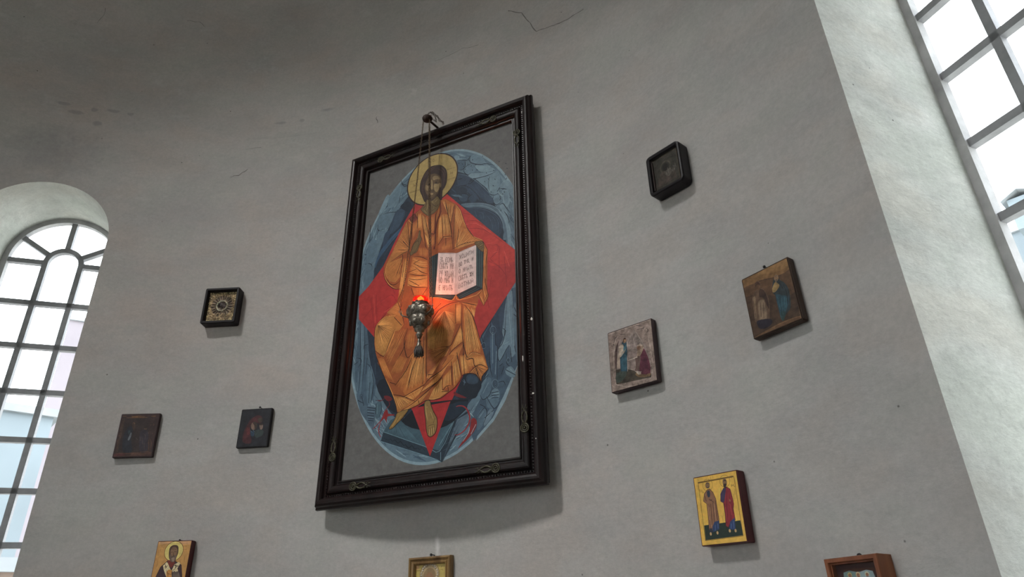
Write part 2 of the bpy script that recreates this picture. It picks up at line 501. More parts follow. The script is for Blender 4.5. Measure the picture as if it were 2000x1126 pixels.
def make_window(n, ctr, right, out, wall_pt, hw, gw, zs, zg, sill, depth, bar0, pitch, pane_w, bar_w=.029, ornate=True):
    """reveal + arched iron window; ctr = wall point on the floor under the window centre."""
    right = Vector(right); out = Vector(out); ctr = Vector(ctr)
    ow = arch_outline(hw, sill, zs); og = arch_outline(gw, sill, zg)
    bm = bmesh.new(); A = [bm.verts.new(wall_pt(x, z)) for x, z in ow]
    rows = [A]
    for k in range(1, 9):
        t = k / 8
        row = []
        for (x0, z0), (x1, z1), a in zip(ow, og, A):
            q = ctr + right * x1 + out * depth + Vector((0, 0, z1))
            row.append(bm.verts.new(a.co.lerp(q, t)))
        rows.append(row)
    N = len(ow)
    for a, b in zip(rows, rows[1:]):
        for i in range(N): bm.faces.new((a[i], b[i], b[(i + 1) % N], a[(i + 1) % N]))
    rv = finish('trim_%d' % n, bm, M['reveal'], smooth=False); tag(rv, kind='structure')
    me = rv.data
    for p in me.polygons: p.use_smooth = True
    rv.data.polygons.foreach_set('use_smooth', [True] * len(me.polygons))
    # outer frame: arched band with thickness
    def P(x, z, d): return ctr + right * x + out * (depth + d) + Vector((0, 0, z))
    fwid = .03
    inn = arch_outline(gw - fwid, sill + fwid, zg)
    bm = bmesh.new(); L = []
    for (xo, zo), (xi, zi) in zip(og, inn):
        L.append([bm.verts.new(P(xo, zo, -.03)), bm.verts.new(P(xi, zi, -.03)), bm.verts.new(P(xi, zi, .008)), bm.verts.new(P(xo, zo, .008))])
    for i in range(N):
        a, b = L[i], L[(i + 1) % N]
        for k in range(4): bm.faces.new((a[k], b[k], b[(k + 1) % 4], a[(k + 1) % 4]))
    bmesh.ops.recalc_face_normals(bm, faces=bm.faces)
    fr = finish('window_%d' % n, bm, M['winframe']); tag(fr, kind='structure')
    # bars: each straight bar follows the glass plane
    def bar(x0, z0, x1, z1, wdt=bar_w, dp=.02):
        b_ = bmesh.new()
        d = Vector((x1 - x0, z1 - z0)); d.normalize(); q = Vector((-d.y, d.x)) * wdt / 2
        c8 = []
        for dd in (-dp, dp * .6):
            for (x, z, s) in ((x0, z0, 1), (x1, z1, 1), (x1, z1, -1), (x0, z0, -1)):
                c8.append(b_.verts.new(P(x + q.x * s, z + q.y * s, dd)))
        for f in ((0, 1, 2, 3), (7, 6, 5, 4), (0, 4, 5, 1), (1, 5, 6, 2), (2, 6, 7, 3), (3, 7, 4, 0)): b_.faces.new([c8[i] for i in f])
        bmesh.ops.recalc_face_normals(b_, faces=b_.faces)
        return finish('glazing_bar', b_, M['bars'], fr)
    iw = gw - fwid + .006
    z = bar0
    while z > sill + .06:
        hwz = iw if z <= zg else math.sqrt(max(iw * iw - (z - zg) ** 2, 0))
        if ornate and z > zg - .02: bar(-hwz, z, -pane_w / 2, z); bar(pane_w / 2, z, hwz, z)
        else: bar(-hwz, z, hwz, z)
        z -= pitch
    mx = pane_w / 2
    for s in (-1, 1): bar(s * mx, sill + .02, s * mx, zg)
    if ornate:
        b_ = bmesh.new(); pr = []
        for i in range(21):
            a = PI * i / 20
            pr.append([b_.verts.new(P(math.cos(a) * rr, zg + math.sin(a) * rr, dd)) for rr, dd in ((mx - bar_w / 2, -.02), (mx + bar_w / 2, -.02), (mx + bar_w / 2, .012), (mx - bar_w / 2, .012))])
        for a, b in zip(pr, pr[1:]):
            for k in range(4): b_.faces.new((a[k], a[(k + 1) % 4], b[(k + 1) % 4], b[k]))
        bmesh.ops.recalc_face_normals(b_, faces=b_.faces)
        finish('glazing_bar', b_, M['bars'], fr)
        for ang in (32, 90, 148):
            a = R_(ang); bar(math.cos(a) * mx, zg + math.sin(a) * mx, math.cos(a) * iw, zg + math.sin(a) * iw)
    bm = bmesh.new()
    gl = arch_outline(gw - .01, sill + .01, zg)
    f1 = bm.faces.new([bm.verts.new(P(x, z, .012)) for x, z in gl])
    g_ = bmesh.ops.extrude_face_region(bm, geom=[f1])
    for v in g_['geom']:
        if isinstance(v, bmesh.types.BMVert): v.co += out * .004
    bmesh.ops.recalc_face_normals(bm, faces=bm.faces)
    finish('glass_pane', bm, M['pane'], fr)
    return fr
for wd in APSE_WIN:
    ph = R_(wd['phi']); out = Vector((math.sin(ph), math.cos(ph), 0)); rt = Vector((math.cos(ph), -math.sin(ph), 0))
    make_window(wd['n'], out * R, rt, out, (lambda x, z, p=ph: cyl(p * R + x, z)), wd['hw'], wd['gw'], wd['zs'], wd['zg'], wd['sill'], DEPTH, wd['bar0'], wd.get('pitch', .262), .186)
    pl = area('window_daylight', out * (R + DEPTH + .08) + Vector((0, 0, (wd['sill'] + wd['zg'] + wd['gw']) / 2)), -out, wd['gw'] * 2, wd['zg'] + wd['gw'] - wd['sill'], 1, (1, 1, 1))
    pl.data.cycles.is_portal = True
for i, (sd, p) in enumerate(NAVE_WIN):
    o_, rt_, out_ = nave_dirs(sd, p)
    make_window(3 + i, o_, rt_, out_, (lambda x, z, o_=o_, r_=rt_: o_ + r_ * x + Vector((0, 0, z))), NW['hw'], NW['gw'], NW['zs'], NW['zs'], NW['sill'], DEPTH, NW['zs'], .5, .42)

bm = bmesh.new()
ring_m = Matrix.Translation(KEY_POS + key_n * .02) @ key_n.to_track_quat('Z', 'Y').to_matrix().to_4x4()
bm_lathe(bm, [(.60, -.03), (.60, .05), (.56, .06), (.53, .05), (.53, -.03)], 40); bm.transform(ring_m)
o = finish('window_7', bm, M['winframe']); tag(o, kind='structure')  # ring added round the key lamp; the vault has no opening here

# cracks in the plaster of wall and dome
def px_shell(px, py):
    s, z = px_cyl(px, py)
    if z <= ZS: return cyl(s, z) * 1.0
    d = px_ray(px, py); oc = CAM_LOC - np.array([0, 0, ZS]); b = oc @ d; c = oc @ oc - R * R
    t = -b + math.sqrt(b * b - c); return Vector(CAM_LOC + d * t)
def crack(pts, wd):
    bm = bmesh.new(); P = []
    for (x0, y0), (x1, y1) in zip(pts, pts[1:]):
        for k in range(5):
            t = k / 5; P.append((x0 + (x1 - x0) * t + random.uniform(-1, 1), y0 + (y1 - y0) * t + random.uniform(-1, 1)))
    P.append(pts[-1]); q = []
    for x, y in P:
        p = px_shell(x, y); c = Vector((0, 0, min(p.z, ZS))); q.append(p + (c - p).normalized() * .0015)
    prev = None
    for i, p in enumerate(q):
        t = (q[min(i + 1, len(q) - 1)] - q[max(i - 1, 0)]).normalized(); nn = (Vector((0, 0, min(p.z, ZS))) - p).normalized()
        sd = t.cross(nn) * wd * random.uniform(.4, 1) * .5
        v = [bm.verts.new(p + sd), bm.verts.new(p - sd)]
        if prev: bm.faces.new((prev[0], v[0], v[1], prev[1]))
        prev = v
    return bm
M['crack'] = simple('plaster_crack', (.17, .16, .15, 1), .9)
for k, (pts, wd) in enumerate([([(993, 22), (1020, 26), (1034, 45), (1048, 62), (1075, 52), (1105, 40), (1140, 18)], .006),
                ([(365, 40), (392, 44), (400, 52)], .003), ([(207, 16), (205, 28), (190, 45)], .003), ([(735, 228), (738, 240)], .006),
                ([(480, 291), (510, 288)], .003), ([(450, 345), (466, 342), (484, 330)], .004), ([(850, 120), (905, 95), (935, 88)], .003)]):
    o = finish('trim_%d' % (20 + k), crack(pts, wd), M['crack']); tag(o, kind='structure')

# ------------------------------------------------------------------ outside: buildings seen through the glass
def at_az(az, dist): return Vector((CAM_LOC[0] + dist * math.sin(R_(az)), CAM_LOC[1] + dist * math.cos(R_(az)), 0))
M['pale_render'] = simple('pale_blue_render', (.155, .185, .205, 1), .9, 0, .6, .12)
M['pink_render'] = simple('pale_pink_render', (.20, .178, .195, 1), .9, 0, .6, .1)
M['brick'] = simple('weathered_brick', (.19, .14, .115, 1), .9, 0, 3, .3)
M['roof_tile'] = simple('grey_roof', (.22, .235, .25, 1), .8, 0, 1.5, .15)
M['ground'] = simple('paving', (.56, .55, .50, 1), .9, 0, .5, .1)
def house(name, label, az, dist, width, depth, zt, roof_h, mat, group=None, face_az=None, win=True):
    fa = R_(az if face_az is None else face_az); d = Vector((math.sin(fa), math.cos(fa), 0)); r = Vector((math.cos(fa), -math.sin(fa), 0)); b = at_az(az, dist)
    root = empty(name, loc=b); tag(root, label, 'building', group)
    fr = lambda p: r * p.x + d * p.y + Vector((0, 0, p.z))
    bm = bmesh.new(); bm_box(bm, -width / 2, width / 2, 0, depth, 0, zt, 0, fr)
    finish('outer_wall', bm, mat, root)
    bm = bmesh.new(); ov = .25
    if roof_h:
        prof = [(-width / 2 - ov, zt), (0, zt + roof_h), (width / 2 + ov, zt), (width / 2 + ov, zt + .18), (0, zt + roof_h + .22), (-width / 2 - ov, zt + .18)]
        f = [bm.verts.new(fr(Vector((x, -ov, z)))) for x, z in prof]; k = [bm.verts.new(fr(Vector((x, depth + ov, z)))) for x, z in prof]
        for i in range(6): bm.faces.new((f[i], f[(i + 1) % 6], k[(i + 1) % 6], k[i]))
        bm.faces.new((f[0], f[1], f[4], f[5])); bm.faces.new((f[1], f[2], f[3], f[4])); bm.faces.new((k[5], k[4], k[1], k[0])); bm.faces.new((k[4], k[3], k[2], k[1]))
        gb = bmesh.new(); v = [gb.verts.new(fr(Vector(q))) for q in ((-width / 2, .01, zt), (width / 2, .01, zt), (0, .01, zt + roof_h))]; gb.faces.new(v)
        gv = bmesh.ops.extrude_face_region(gb, geom=gb.faces[:])
        for q in gv['geom']:
            if isinstance(q, bmesh.types.BMVert): q.co += d * .3
        finish('gable', gb, mat, root)
    else:
        bm_box(bm, -width / 2 - .1, width / 2 + .1, -.1, depth + .1, zt, zt + .15, 0, fr)
    bmesh.ops.recalc_face_normals(bm, faces=bm.faces)
    finish('roof', bm, M['roof_tile'], root)
    return root
house('neighbouring_house', 'low grey blue house with flat roof behind the lower panes of the left window', -42.2, 16, 3.9, 6, 5.6, 0, M['pale_render'])
house('apartment_block', 'tall pale pinkish block behind the right column of the left window', -31.6, 30, 4.6, 8, 13.0, 0, M['pink_render'])
house('garden_wall_house', 'small brick outbuilding below the low blue grey house in the left window', -37.6, 10, 3.0, 2, 2.3, 0, M['brick'])
hs = house('turreted_house', 'pale house with small gabled turret seen through the right window', 50, 24, 8.0, 6, 12.25, 0, M['pale_render'])
tb = at_az(41.95, 22.0) - hs.location; fa = R_(47); td = Vector((math.sin(fa), math.cos(fa), 0)); tr = Vector((math.cos(fa), -math.sin(fa), 0))
tf = lambda p: tb + tr * p.x + td * p.y + Vector((0, 0, p.z))
bm = bmesh.new(); bm_box(bm, -.33, .33, 0, .8, 11.3, 12.28, 0, tf); finish('turret', bm, M['pale_render'], hs)
bm = bmesh.new(); q = [[bm.verts.new(tf(Vector((x, y, z)))) for x, z in ((-.46, 12.24), (0, 12.46), (.46, 12.24), (.46, 12.34), (0, 12.57), (-.46, 12.34))] for y in (-.15, .9)]
for i in range(6): bm.faces.new((q[0][i], q[0][(i + 1) % 6], q[1][(i + 1) % 6], q[1][i]))
for k in (0, 1): bm.faces.new((q[k][0], q[k][1], q[k][4], q[k][5])); bm.faces.new((q[k][1], q[k][2], q[k][3], q[k][4]))
bmesh.ops.recalc_face_normals(bm, faces=bm.faces); finish('turret_roof', bm, M['roof_tile'], hs)
bm = bmesh.new()
bm.faces.new([bm.verts.new(p) for p in ((-70, -70, -.25), (70, -70, -.25), (70, 70, -.25), (-70, 70, -.25))])
o = finish('ground', bm, M['ground']); tag(o, kind='structure')

# ------------------------------------------------------------------ painted panels
class Panel:
    """flat painted surface; outlines are given in the plane of the panel."""
    def __init__(s, frame, z, clip, step=5e-6):
        s.o = np.array(frame.translation); m = np.array(frame.to_3x3())
        s.r, s.u, s.n = m[:, 0], m[:, 1], m[:, 2]
        s.z = z; s.k = 0; s.step = step; s.clip = clip
        s.v = []; s.f = []; s.c = []
        s.pxm = .0026
        s.crop = (0, 0, 1)
    def use(s, x0, y0, sc): s.crop = (x0, y0, sc)
    def uv(s, x, y):
        d = px_ray(s.crop[0] + x * s.crop[2], s.crop[1] + y * s.crop[2]); c = s.o + s.n * s.z
        t = ((c - CAM_LOC) @ s.n) / (d @ s.n); p = CAM_LOC + d * t - c
        return Vector((p @ s.r, p @ s.u))
    def P(s, pts):
        if isinstance(pts, str):
            pts = [tuple(float(q) for q in t.split(',')) for t in pts.split()]
        return [s.uv(*q) for q in pts]
    def lay(s): s.k += 1; return s.z + s.k * s.step
    def raw(s, verts, faces, col, z):
        b = len(s.v)
        for q in verts: s.v.append((q[0], q[1], z)); s.c.append(col)
        for f in faces: s.f.append([b + i for i in f])
    def clipped(s, poly):
        x0, x1, y0, y1 = s.clip
        for ax, lim, sg in ((0, x0, 1), (0, x1, -1), (1, y0, 1), (1, y1, -1)):
            out = []
            for i in range(len(poly)):
                a, b = poly[i - 1], poly[i]
                ia, ib = (a[ax] - lim) * sg >= 0, (b[ax] - lim) * sg >= 0
                if ia != ib:
                    t = (lim - a[ax]) / (b[ax] - a[ax]); out.append(Vector((a[0] + (b[0] - a[0]) * t, a[1] + (b[1] - a[1]) * t)))
                if ib: out.append(b)
            poly = out
            if not poly: return []
        return poly
    def fill(s, uvs, col, z=None):
        z = s.lay() if z is None else z
        p = s.clipped([Vector(q) for q in uvs])
        if len(p) < 3: return
        tr = geometry.tessellate_polygon([[Vector((q[0], q[1], 0)) for q in p]])
        fs = []
        for t in tr:
            a, b, c = (p[i] for i in t)
            if (b[0] - a[0]) * (c[1] - a[1]) - (b[1] - a[1]) * (c[0] - a[0]) < 0: t = t[::-1]
            fs.append(t)
        s.raw(p, fs, col, z)
    def stroke(s, uvs, wd, col, z=None, taper=True, wmul=None):
        z = s.lay() if z is None else z
        n = len(uvs)
        if n < 2: return
        x0, x1, y0, y1 = s.clip
        vs = []
        for i, p in enumerate(uvs):
            t = Vector(uvs[min(i + 1, n - 1)]) - Vector(uvs[max(i - 1, 0)])
            if t.length < 1e-9: t = Vector((1, 0))
            t.normalize(); q = Vector((-t[1], t[0]))
            f = 1.0
            if taper: f = .35 + .65 * math.sin(PI * (i + .0) / (n - 1)) if n > 2 else .8
            for sg in (1, -1):
                a = Vector(p) + q * sg * wd * f / 2
                vs.append((min(max(a[0], x0), x1), min(max(a[1], y0), y1)))
        fs = [(2 * i + 1, 2 * i + 3, 2 * i + 2, 2 * i) for i in range(n - 1)]
        s.raw(vs, fs, col, z)
    # ---- pixel-crop versions
    def poly(s, pts, col, smooth=0, line=None, lw=1.0):
        p = s.P(pts)
        if smooth: p = spline(p, True, smooth)
        s.fill(p, col)
        if line: s.stroke(p + [p[0]], lw * s.pxm, line, None, False)
    def line(s, pts, col, wd=1.0, smooth=3, taper=True, z=None):
        p = s.P(pts)
        if smooth and len(p) > 2: p = spline(p, False, smooth)
        s.stroke(p, wd * s.pxm, col, z, taper)
    def lines(s, block, col, wd=1.0, taper=True):
        z = s.lay()
        for l in block.strip().split('|'):
            if l.strip(): s.line(l.strip(), col, wd, 3, taper, z)
    def hatch(s, A, B, n, col, wd=.5, jit=.0, sag=0.0):
        """n strokes from points spread along A to points spread along B."""
        z = s.lay(); a = s.P(A); b = s.P(B); n = max(3, int(n * 1.4))
        for i in range(n):
            t = (i + .5) / n + random.uniform(-jit, jit) / n
            p, q = along(a, t), along(b, t)
            k0, k1 = random.uniform(0, .08), random.uniform(.88, 1)
            d = q - p; nn = Vector((-d[1], d[0])) * sag
            pts = [p + d * (k0 + (k1 - k0) * j / 3) + nn * math.sin(PI * j / 3) for j in range(4)]
            s.stroke(pts, wd * s.pxm, col, z)
    def build(s, name, mat, parent):
        me = bpy.data.meshes.new(name)
        me.from_pydata(s.v, [], s.f)
        at = me.attributes.new('pigment', 'FLOAT_COLOR', 'POINT')
        at.data.foreach_set('color', np.array(s.c, np.float32).ravel())
        me.materials.append(mat)
        o = bpy.data.objects.new(name, me); COL.objects.link(o); o.parent = parent
        return o
def along(p, t):
    if len(p) == 1: return p[0].copy()
    L = [(p[i + 1] - p[i]).length for i in range(len(p) - 1)]; d = t * sum(L)
    for i, l in enumerate(L):
        if d <= l or i == len(L) - 1: return p[i].lerp(p[i + 1], d / l if l else 0)
        d -= l
def spline(p, closed, k):
    n = len(p); out = []
    rng = range(n) if closed else range(n - 1)
    for i in rng:
        g = (lambda j: p[j % n]) if closed else (lambda j: p[min(max(j, 0), n - 1)])
        a, b, c, d = g(i - 1), g(i), g(i + 1), g(i + 2)
        for j in range(k):
            t = j / k
            out.append(.5 * ((2 * b) + (c - a) * t + (2 * a - 5 * b + 4 * c - d) * t * t + (3 * b - a - 3 * c + d) * t ** 3))
    if not closed: out.append(p[-1])
    return out
def ellipse(cx, cy, a, b, n=64, a0=0, a1=360):
    return [Vector((cx + a * math.cos(R_(a0 + (a1 - a0) * i / n)), cy + b * math.sin(R_(a0 + (a1 - a0) * i / n)))) for i in range(n if a1 - a0 == 360 else n + 1)]
def hang(phi, lean, roll, c):
    """placement of a flat thing on the wall: x to the right, y up, z out of the wall."""
    ph, le, ro = R_(phi), R_(lean), R_(roll)
    r = Vector((math.cos(ph), -math.sin(ph), 0)); n = Vector((-math.sin(ph), -math.cos(ph), 0)); u = Vector((0, 0, 1))
    u2 = u * math.cos(le) + n * math.sin(le); n2 = n * math.cos(le) - u * math.sin(le)
    r2 = r * math.cos(ro) + u2 * math.sin(ro); u3 = u2 * math.cos(ro) - r * math.sin(ro)
    return Matrix(((r2.x, u3.x, n2.x, c[0]), (r2.y, u3.y, n2.y, c[1]), (r2.z, u3.z, n2.z, c[2]), (0, 0, 0, 1)))
GL = {
 'З': '0,.88 .4,1 .8,.85 .7,.6 .3,.54|.3,.54 .85,.42 .9,.15 .5,0 0,.1', 'Ъ': '0,.85 0,1 .35,1 .35,0 .9,.05 .95,.35 .35,.45', 'Е': '.9,.85 .5,1 .1,.75 .05,.3 .4,0 .9,.12|.08,.52 .75,.55',
 'С': '.9,.85 .5,1 .1,.75 .05,.3 .4,0 .9,.12', 'М': '0,0 .12,1 .5,.3 .88,1 1,0', 'Ь': '.15,1 .15,0 .8,.03 .9,.3 .15,.45', 'В': '.1,0 .1,1 .7,.95 .7,.62 .1,.54 .85,.45 .9,.08 .1,0',
 'Ѣ': '.35,1.15 .35,0 .85,.03 .92,.32 .35,.45|.0,.8 .8,.8', 'Т': '.5,0 .5,1|0,.82 .05,1 .95,1 1,.82', 'И': '.1,1 .1,0|.9,1 .9,0|.1,.45 .9,.6', 'Р': '.15,-.1 .15,1 .8,.95 .85,.6 .15,.48',
 'У': '.1,1 .45,.45|.9,1 .5,.3 .15,-.15', 'Х': '.05,1 .95,0|.95,1 .05,0', 'О': '.5,1 .1,.7 .1,.3 .5,0 .9,.3 .9,.7 .5,1', 'Д': '.1,.05 .5,1 .9,.05 .1,.05|.1,.05 .05,-.18|.9,.05 .95,-.18',
 'А': '.05,0 .5,1 .95,0|.25,.35 .75,.35', 'Й': '.1,.9 .1,0|.9,.9 .9,0|.1,.4 .9,.55|.3,1.1 .5,1.02 .7,1.1', 'П': '.1,0 .1,1 .9,1 .9,0', 'Н': '.1,1 .1,0|.9,1 .9,0|.1,.62 .9,.42', 'Є': '.9,.85 .5,1 .1,.75 .05,.3 .4,0 .9,.12|.08,.52 .7,.55',
 'Ж': '.05,1 .95,0|.95,1 .05,0|.5,1 .5,0', 'Ы': '.1,1 .1,0 .5,.03 .55,.32 .1,.42|.92,1 .92,0', ',': '.4,.1 .2,-.15'}
def write(p, txt, quad, col):
    """brush lettering fitted between the four corners (lower left, lower right, upper right, upper left)."""
    a, b, c, d = p.P(quad); n = len(txt); z = p.lay()
    adv = [(.45 if ch == ' ' else .5 if ch == ',' else 1.25 if ch in 'МЖ' else 1.0) for ch in txt]; tot = sum(adv) + .25 * (n - 1); x = 0
    for ch, w_ in zip(txt, adv):
        for st in GL.get(ch, '').split('|'):
            if not st: continue
            q = []
            for t in st.split():
                u, v = (float(k) for k in t.split(',')); X = (x + u * w_) / tot
                q.append(a.lerp(b, X).lerp(d.lerp(c, X), v))
            if len(q) > 3 and ch in 'ЗЕСЄО': q = spline(q, False, 3)
            p.stroke(q, 0.8 * p.pxm, col, z, False)
        x += w_ + .25

# ------------------------------------------------------------------ the large framed icon
BIG = hang(26.30, -.34, -.37, (1.2281, 2.5783, 3.0208))      # plane of the frame's front
TH = .085
BW, BH = 1.1104, 1.8911
n_ = BIG.to_3x3() @ Vector((0, 0, 1))
BASE = Matrix.Translation(-n_ * TH) @ BIG
big = empty('framed_icon', BASE)
tag(big, 'very large black framed icon of a seated robed figure in orange holding an open book', 'icon')
def moulding(prof, hw, hh, skip=None):
    """profile (inward distance, height) swept round a rectangle with mitred corners; d may be negative (outwards)."""
    bm = bmesh.new(); L = []
    for sx, sy in ((-1, -1), (1, -1), (1, 1), (-1, 1)):
        L.append([bm.verts.new((sx * (hw - d), sy * (hh - d), z)) for d, z in prof])
    n = len(prof)
    for i in range(4):
        A, B = L[i], L[(i + 1) % 4]
        for k in range(n): bm.faces.new((A[k], B[k], B[(k + 1) % n], A[(k + 1) % n]))
    bmesh.ops.recalc_face_normals(bm, faces=bm.faces)
    return bm
SU0, SU1, SV0, SV1 = -.438, .441, -.835, .82
pr = [(.012, 0), (.012, .03), (.0, .034), (-.004, .045), (-.002, .058), (.006, .066), (.010, .078), (.018, .084), (.026, .085), (.034, .083), (.040, .076), (.043, .066),
      (.047, .062), (.054, .062), (.058, .066)]
for i in range(9):
    a = PI * i / 8; pr.append((.076 - .017 * math.cos(a), .058 + .014 * math.sin(a)))
pr += [(.095, .054), (.098, .050), (.104, .050), (.106, .054), (.111, .054), (.114, .048), (.114, .03), (.104, 0)]
bm = moulding(pr, BW / 2, BH / 2)
for e in range(4):                                # row of little beads along the groove
    hw, hh = BW / 2 - .0505, BH / 2 - .0505
    a, b = [((-hw, -hh), (hw, -hh)), ((hw, -hh), (hw, hh)), ((hw, hh), (-hw, hh)), ((-hw, hh), (-hw, -hh))][e]
    L = math.hypot(b[0] - a[0], b[1] - a[1]); n = int(L / .0125)
    for i in range(n):
        t = (i + .5) / n; x, y = a[0] + (b[0] - a[0]) * t, a[1] + (b[1] - a[1]) * t
        k = .0042
        vs = [bm.verts.new((x + dx * k, y + dy * k, .0625 + dz * .005)) for dx, dy, dz in ((1, 0, 0), (0, 1, 0), (-1, 0, 0), (0, -1, 0), (0, 0, 1))]
        for j in range(4): bm.faces.new((vs[j], vs[(j + 1) % 4], vs[4]))
fr = finish('picture_frame', bm, [M['black_wood'], M['chip']], big)
# chips where the white gesso shows
for x, y, z, sx, sy in ((.478, -.44, .072, .003, .02), (.40, -.921, .082, .012, .006), (.35, -.915, .078, .004, .003), (-.20, -.925, .082, .012, .003), (-.12, -.921, .082, .004, .003),
                        (-.445, .911, .079, .02, .004), (.525, -.60, .085, .006, .006), (.53, -.78, .085, .003, .004), (-.28, -.925, .082, .016, .003), (.515, .83, .085, .003, .008), (.529, -.28, .085, .006, .009)):
    bm = bmesh.new(); g = bmesh.ops.create_icosphere(bm, subdivisions=1, radius=1)
    for v in g['verts']: v.co = Vector((x + v.co.x * sx * random.uniform(.6, 1.1), y + v.co.y * sy * random.uniform(.6, 1.1), z + v.co.z * .0016))
    o = finish('bare_chip', bm, M['chip'], fr); o['label'] = 'white chip in the black lacquer'
# eight carved flower scrolls near the corners
def ornament():
    bm = bmesh.new()
    for k, (rr, tr) in enumerate(((.017, .0035), (.010, .003))):
        bm_tube(bm, [(rr * math.cos(a), rr * math.sin(a), .002) for a in [2 * PI * i / 16 for i in range(16)]], tr, 6, True)
    bm_sphere(bm, (0, 0, .003), .006, 1, (1, 1, .7))
    for s in (-1, 1):
        pts = [(.018 + .075 * t, s * (.010 * math.sin(t * PI * 1.5) + .002), .002) for t in [i / 10 for i in range(11)]]
        bm_tube(bm, pts, [.0045 - .003 * i / 10 for i in range(11)], 6)
        for t, l in ((.3, .016), (.55, .013), (.8, .009)):
            x = .018 + .075 * t; bm_sphere(bm, (x, s * .010, .002), l * .5, 1, (1.2, .55, .4))
    return bm
orn0 = finish('carved_scroll', ornament(), M['olive_gilt'], fr, True)
orn0['label'] = 'dull gilt carved flower scroll'
hx, hy = BW / 2 - .077, BH / 2 - .077
spots = [(-hx, hy - .14, -90), (-hx + .13, hy, 0), (hx - .13, hy, 180), (hx, hy - .14, -90), (-hx, -hy + .14, 90), (-hx + .13, -hy, 0), (hx - .13, -hy, 180), (hx, -hy + .14, 90)]
for i, (x, y, a) in enumerate(spots):
    q = orn0 if i == 0 else orn0.copy()
    if i: COL.objects.link(q); q.parent = fr
    q.location = (x, y, .070); q.rotation_euler = (0, 0, R_(a))

pt = Panel(BASE, .040, (SU0 - .012, SU1 + .012, SV0 - .012, SV1 + .012))
C1 = (580, 160, .26026); C2 = (580, 420, .26026); C3 = (580, 720, .26026)
cA = (740, 370, .11011); cB = (720, 470, .11011); cC = (720, 580, .12); cD = (720, 690, .12); cE = (680, 780, .16)
cF = (860, 280, .17762); cG = (680, 560, .26667); cH = (930, 560, .26667); cI = (780, 290, .11545); cJ = (690, 320, .21314)
KP = 1.36; COOL = True
x0, x1, y0, y1 = pt.clip
pt.fill([(x0, y0), (x1, y0), (x1, y1), (x0, y1)], pc(92, 91, 90))
# mandorla
MC = (.0167, -.0047, .508, .8075)
pt.fill(ellipse(MC[0], MC[1], MC[2], MC[3], 96), pc(150, 160, 175))
pt.fill(ellipse(MC[0], MC[1], MC[2] - .012, MC[3] - .012, 96), pc(104, 117, 134))
# feathered strokes that model the ring
def ring_strokes(n, r0_, r1_, cols, ln, wd, radial=False, rng=(0, 360)):
    zz = [pt.lay() for _ in cols]
    for _ in range(n):
        a = R_(random.uniform(*rng)); k = random.uniform(r0_, r1_); ci = random.randrange(len(cols))
        ca, sa = math.cos(a), math.sin(a); p = Vector((MC[0] + MC[2] * k * ca, MC[1] + MC[3] * k * sa))
        if radial: d = Vector((MC[2] * ca, MC[3] * sa))
        else: d = Vector((-MC[2] * sa, MC[3] * ca))
        d.normalize(); d.rotate(Matrix.Rotation(random.uniform(-.35, .35), 2)); l = ln * random.uniform(.5, 1.4)
        if abs(p[0]) > .46: continue
        pt.stroke([p - d * l / 2, p, p + d * l / 2], wd * random.uniform(.6, 1.5), cols[ci], zz[ci])
ring_strokes(420, .82, .97, [pc(78, 92, 112), pc(128, 140, 156), pc(92, 106, 126), pc(142, 153, 167)], .06, .006)
ring_strokes(160, .84, .96, [pc(60, 74, 94), pc(156, 166, 178)], .05, .003)
# darker inner oval
pt.fill(ellipse(.0138, .0019, .389, .667, 90), pc(44, 53, 70))
def in_strokes(n, cols, ln, wd):
    zz = [pt.lay() for _ in cols]
    for _ in range(n):
        a = R_(random.uniform(0, 360)); k = math.sqrt(random.uniform(.2, .96)); ci = random.randrange(len(cols))
        p = Vector((.0138 + .385 * k * math.cos(a), .0019 + .66 * k * math.sin(a))); d = Vector((-.389 * math.sin(a), .667 * math.cos(a))).normalized()
        d.rotate(Matrix.Rotation(random.uniform(-.5, .5), 2)); l = ln * random.uniform(.5, 1.4)
        pt.stroke([p - d * l / 2, p, p + d * l / 2], wd * random.uniform(.6, 1.4), cols[ci], zz[ci])
in_strokes(420, [pc(52, 62, 80), pc(36, 44, 60), pc(60, 72, 92), pc(40, 50, 66)], .06, .006)
DK = pc(34, 42, 56); LT = pc(136, 148, 164); MD = pc(84, 97, 116); PL = pc(120, 133, 150)
pt.use(*cF)
for s_, c_ in (('330,150 365,122 400,118 450,140 490,190 500,222 430,232 345,215 325,185', PL), ('185,195 225,180 262,190 272,240 240,285 205,292 188,262', MD), ('262,275 300,245 355,238 392,290 350,330 290,340 260,312', pc(112, 125, 143)),
               ('318,335 450,322 610,308 530,345 400,382 330,380 312,358', LT), ('390,392 520,358 640,300 655,480 612,556 560,560 470,470', pc(124, 137, 153)), ('585,580 625,560 662,585 655,650 612,672 578,630', pc(118, 131, 148)),
               ('680,520 715,500 745,520 765,600 752,680 715,700 690,640 680,570', LT), ('650,680 690,660 730,735 760,850 720,840 680,745', pc(128, 140, 156)), ('150,140 200,130 210,170 180,190', LT), ('380,245 430,238 500,250 560,262 600,290 500,315 430,305', pc(138, 150, 165)),
               ('640,480 720,400 800,470 810,600 770,560 730,500 680,498', pc(128, 140, 156))):
    pt.poly(s_, c_, 3)
pt.lines('330,150 322,185 345,215 430,232 500,222 600,240|180,190 225,180 290,185 325,150 330,135|205,292 240,290 262,270 300,240 330,228|270,190 275,235 262,275|262,275 262,315 300,345 330,328|318,372 330,385 400,382 520,350 612,308|390,395 440,440 500,490 545,555 600,565 640,545|585,580 578,630 612,675 660,650|640,500 690,495 730,505|655,575 662,610|650,675 690,660 720,700 770,770|700,745 740,800 760,870|545,360 530,430 540,520|655,480 625,530', DK, 1.6)
pt.hatch('520,360 640,320', '540,540 610,550', 9, pc(150, 161, 174), .5)
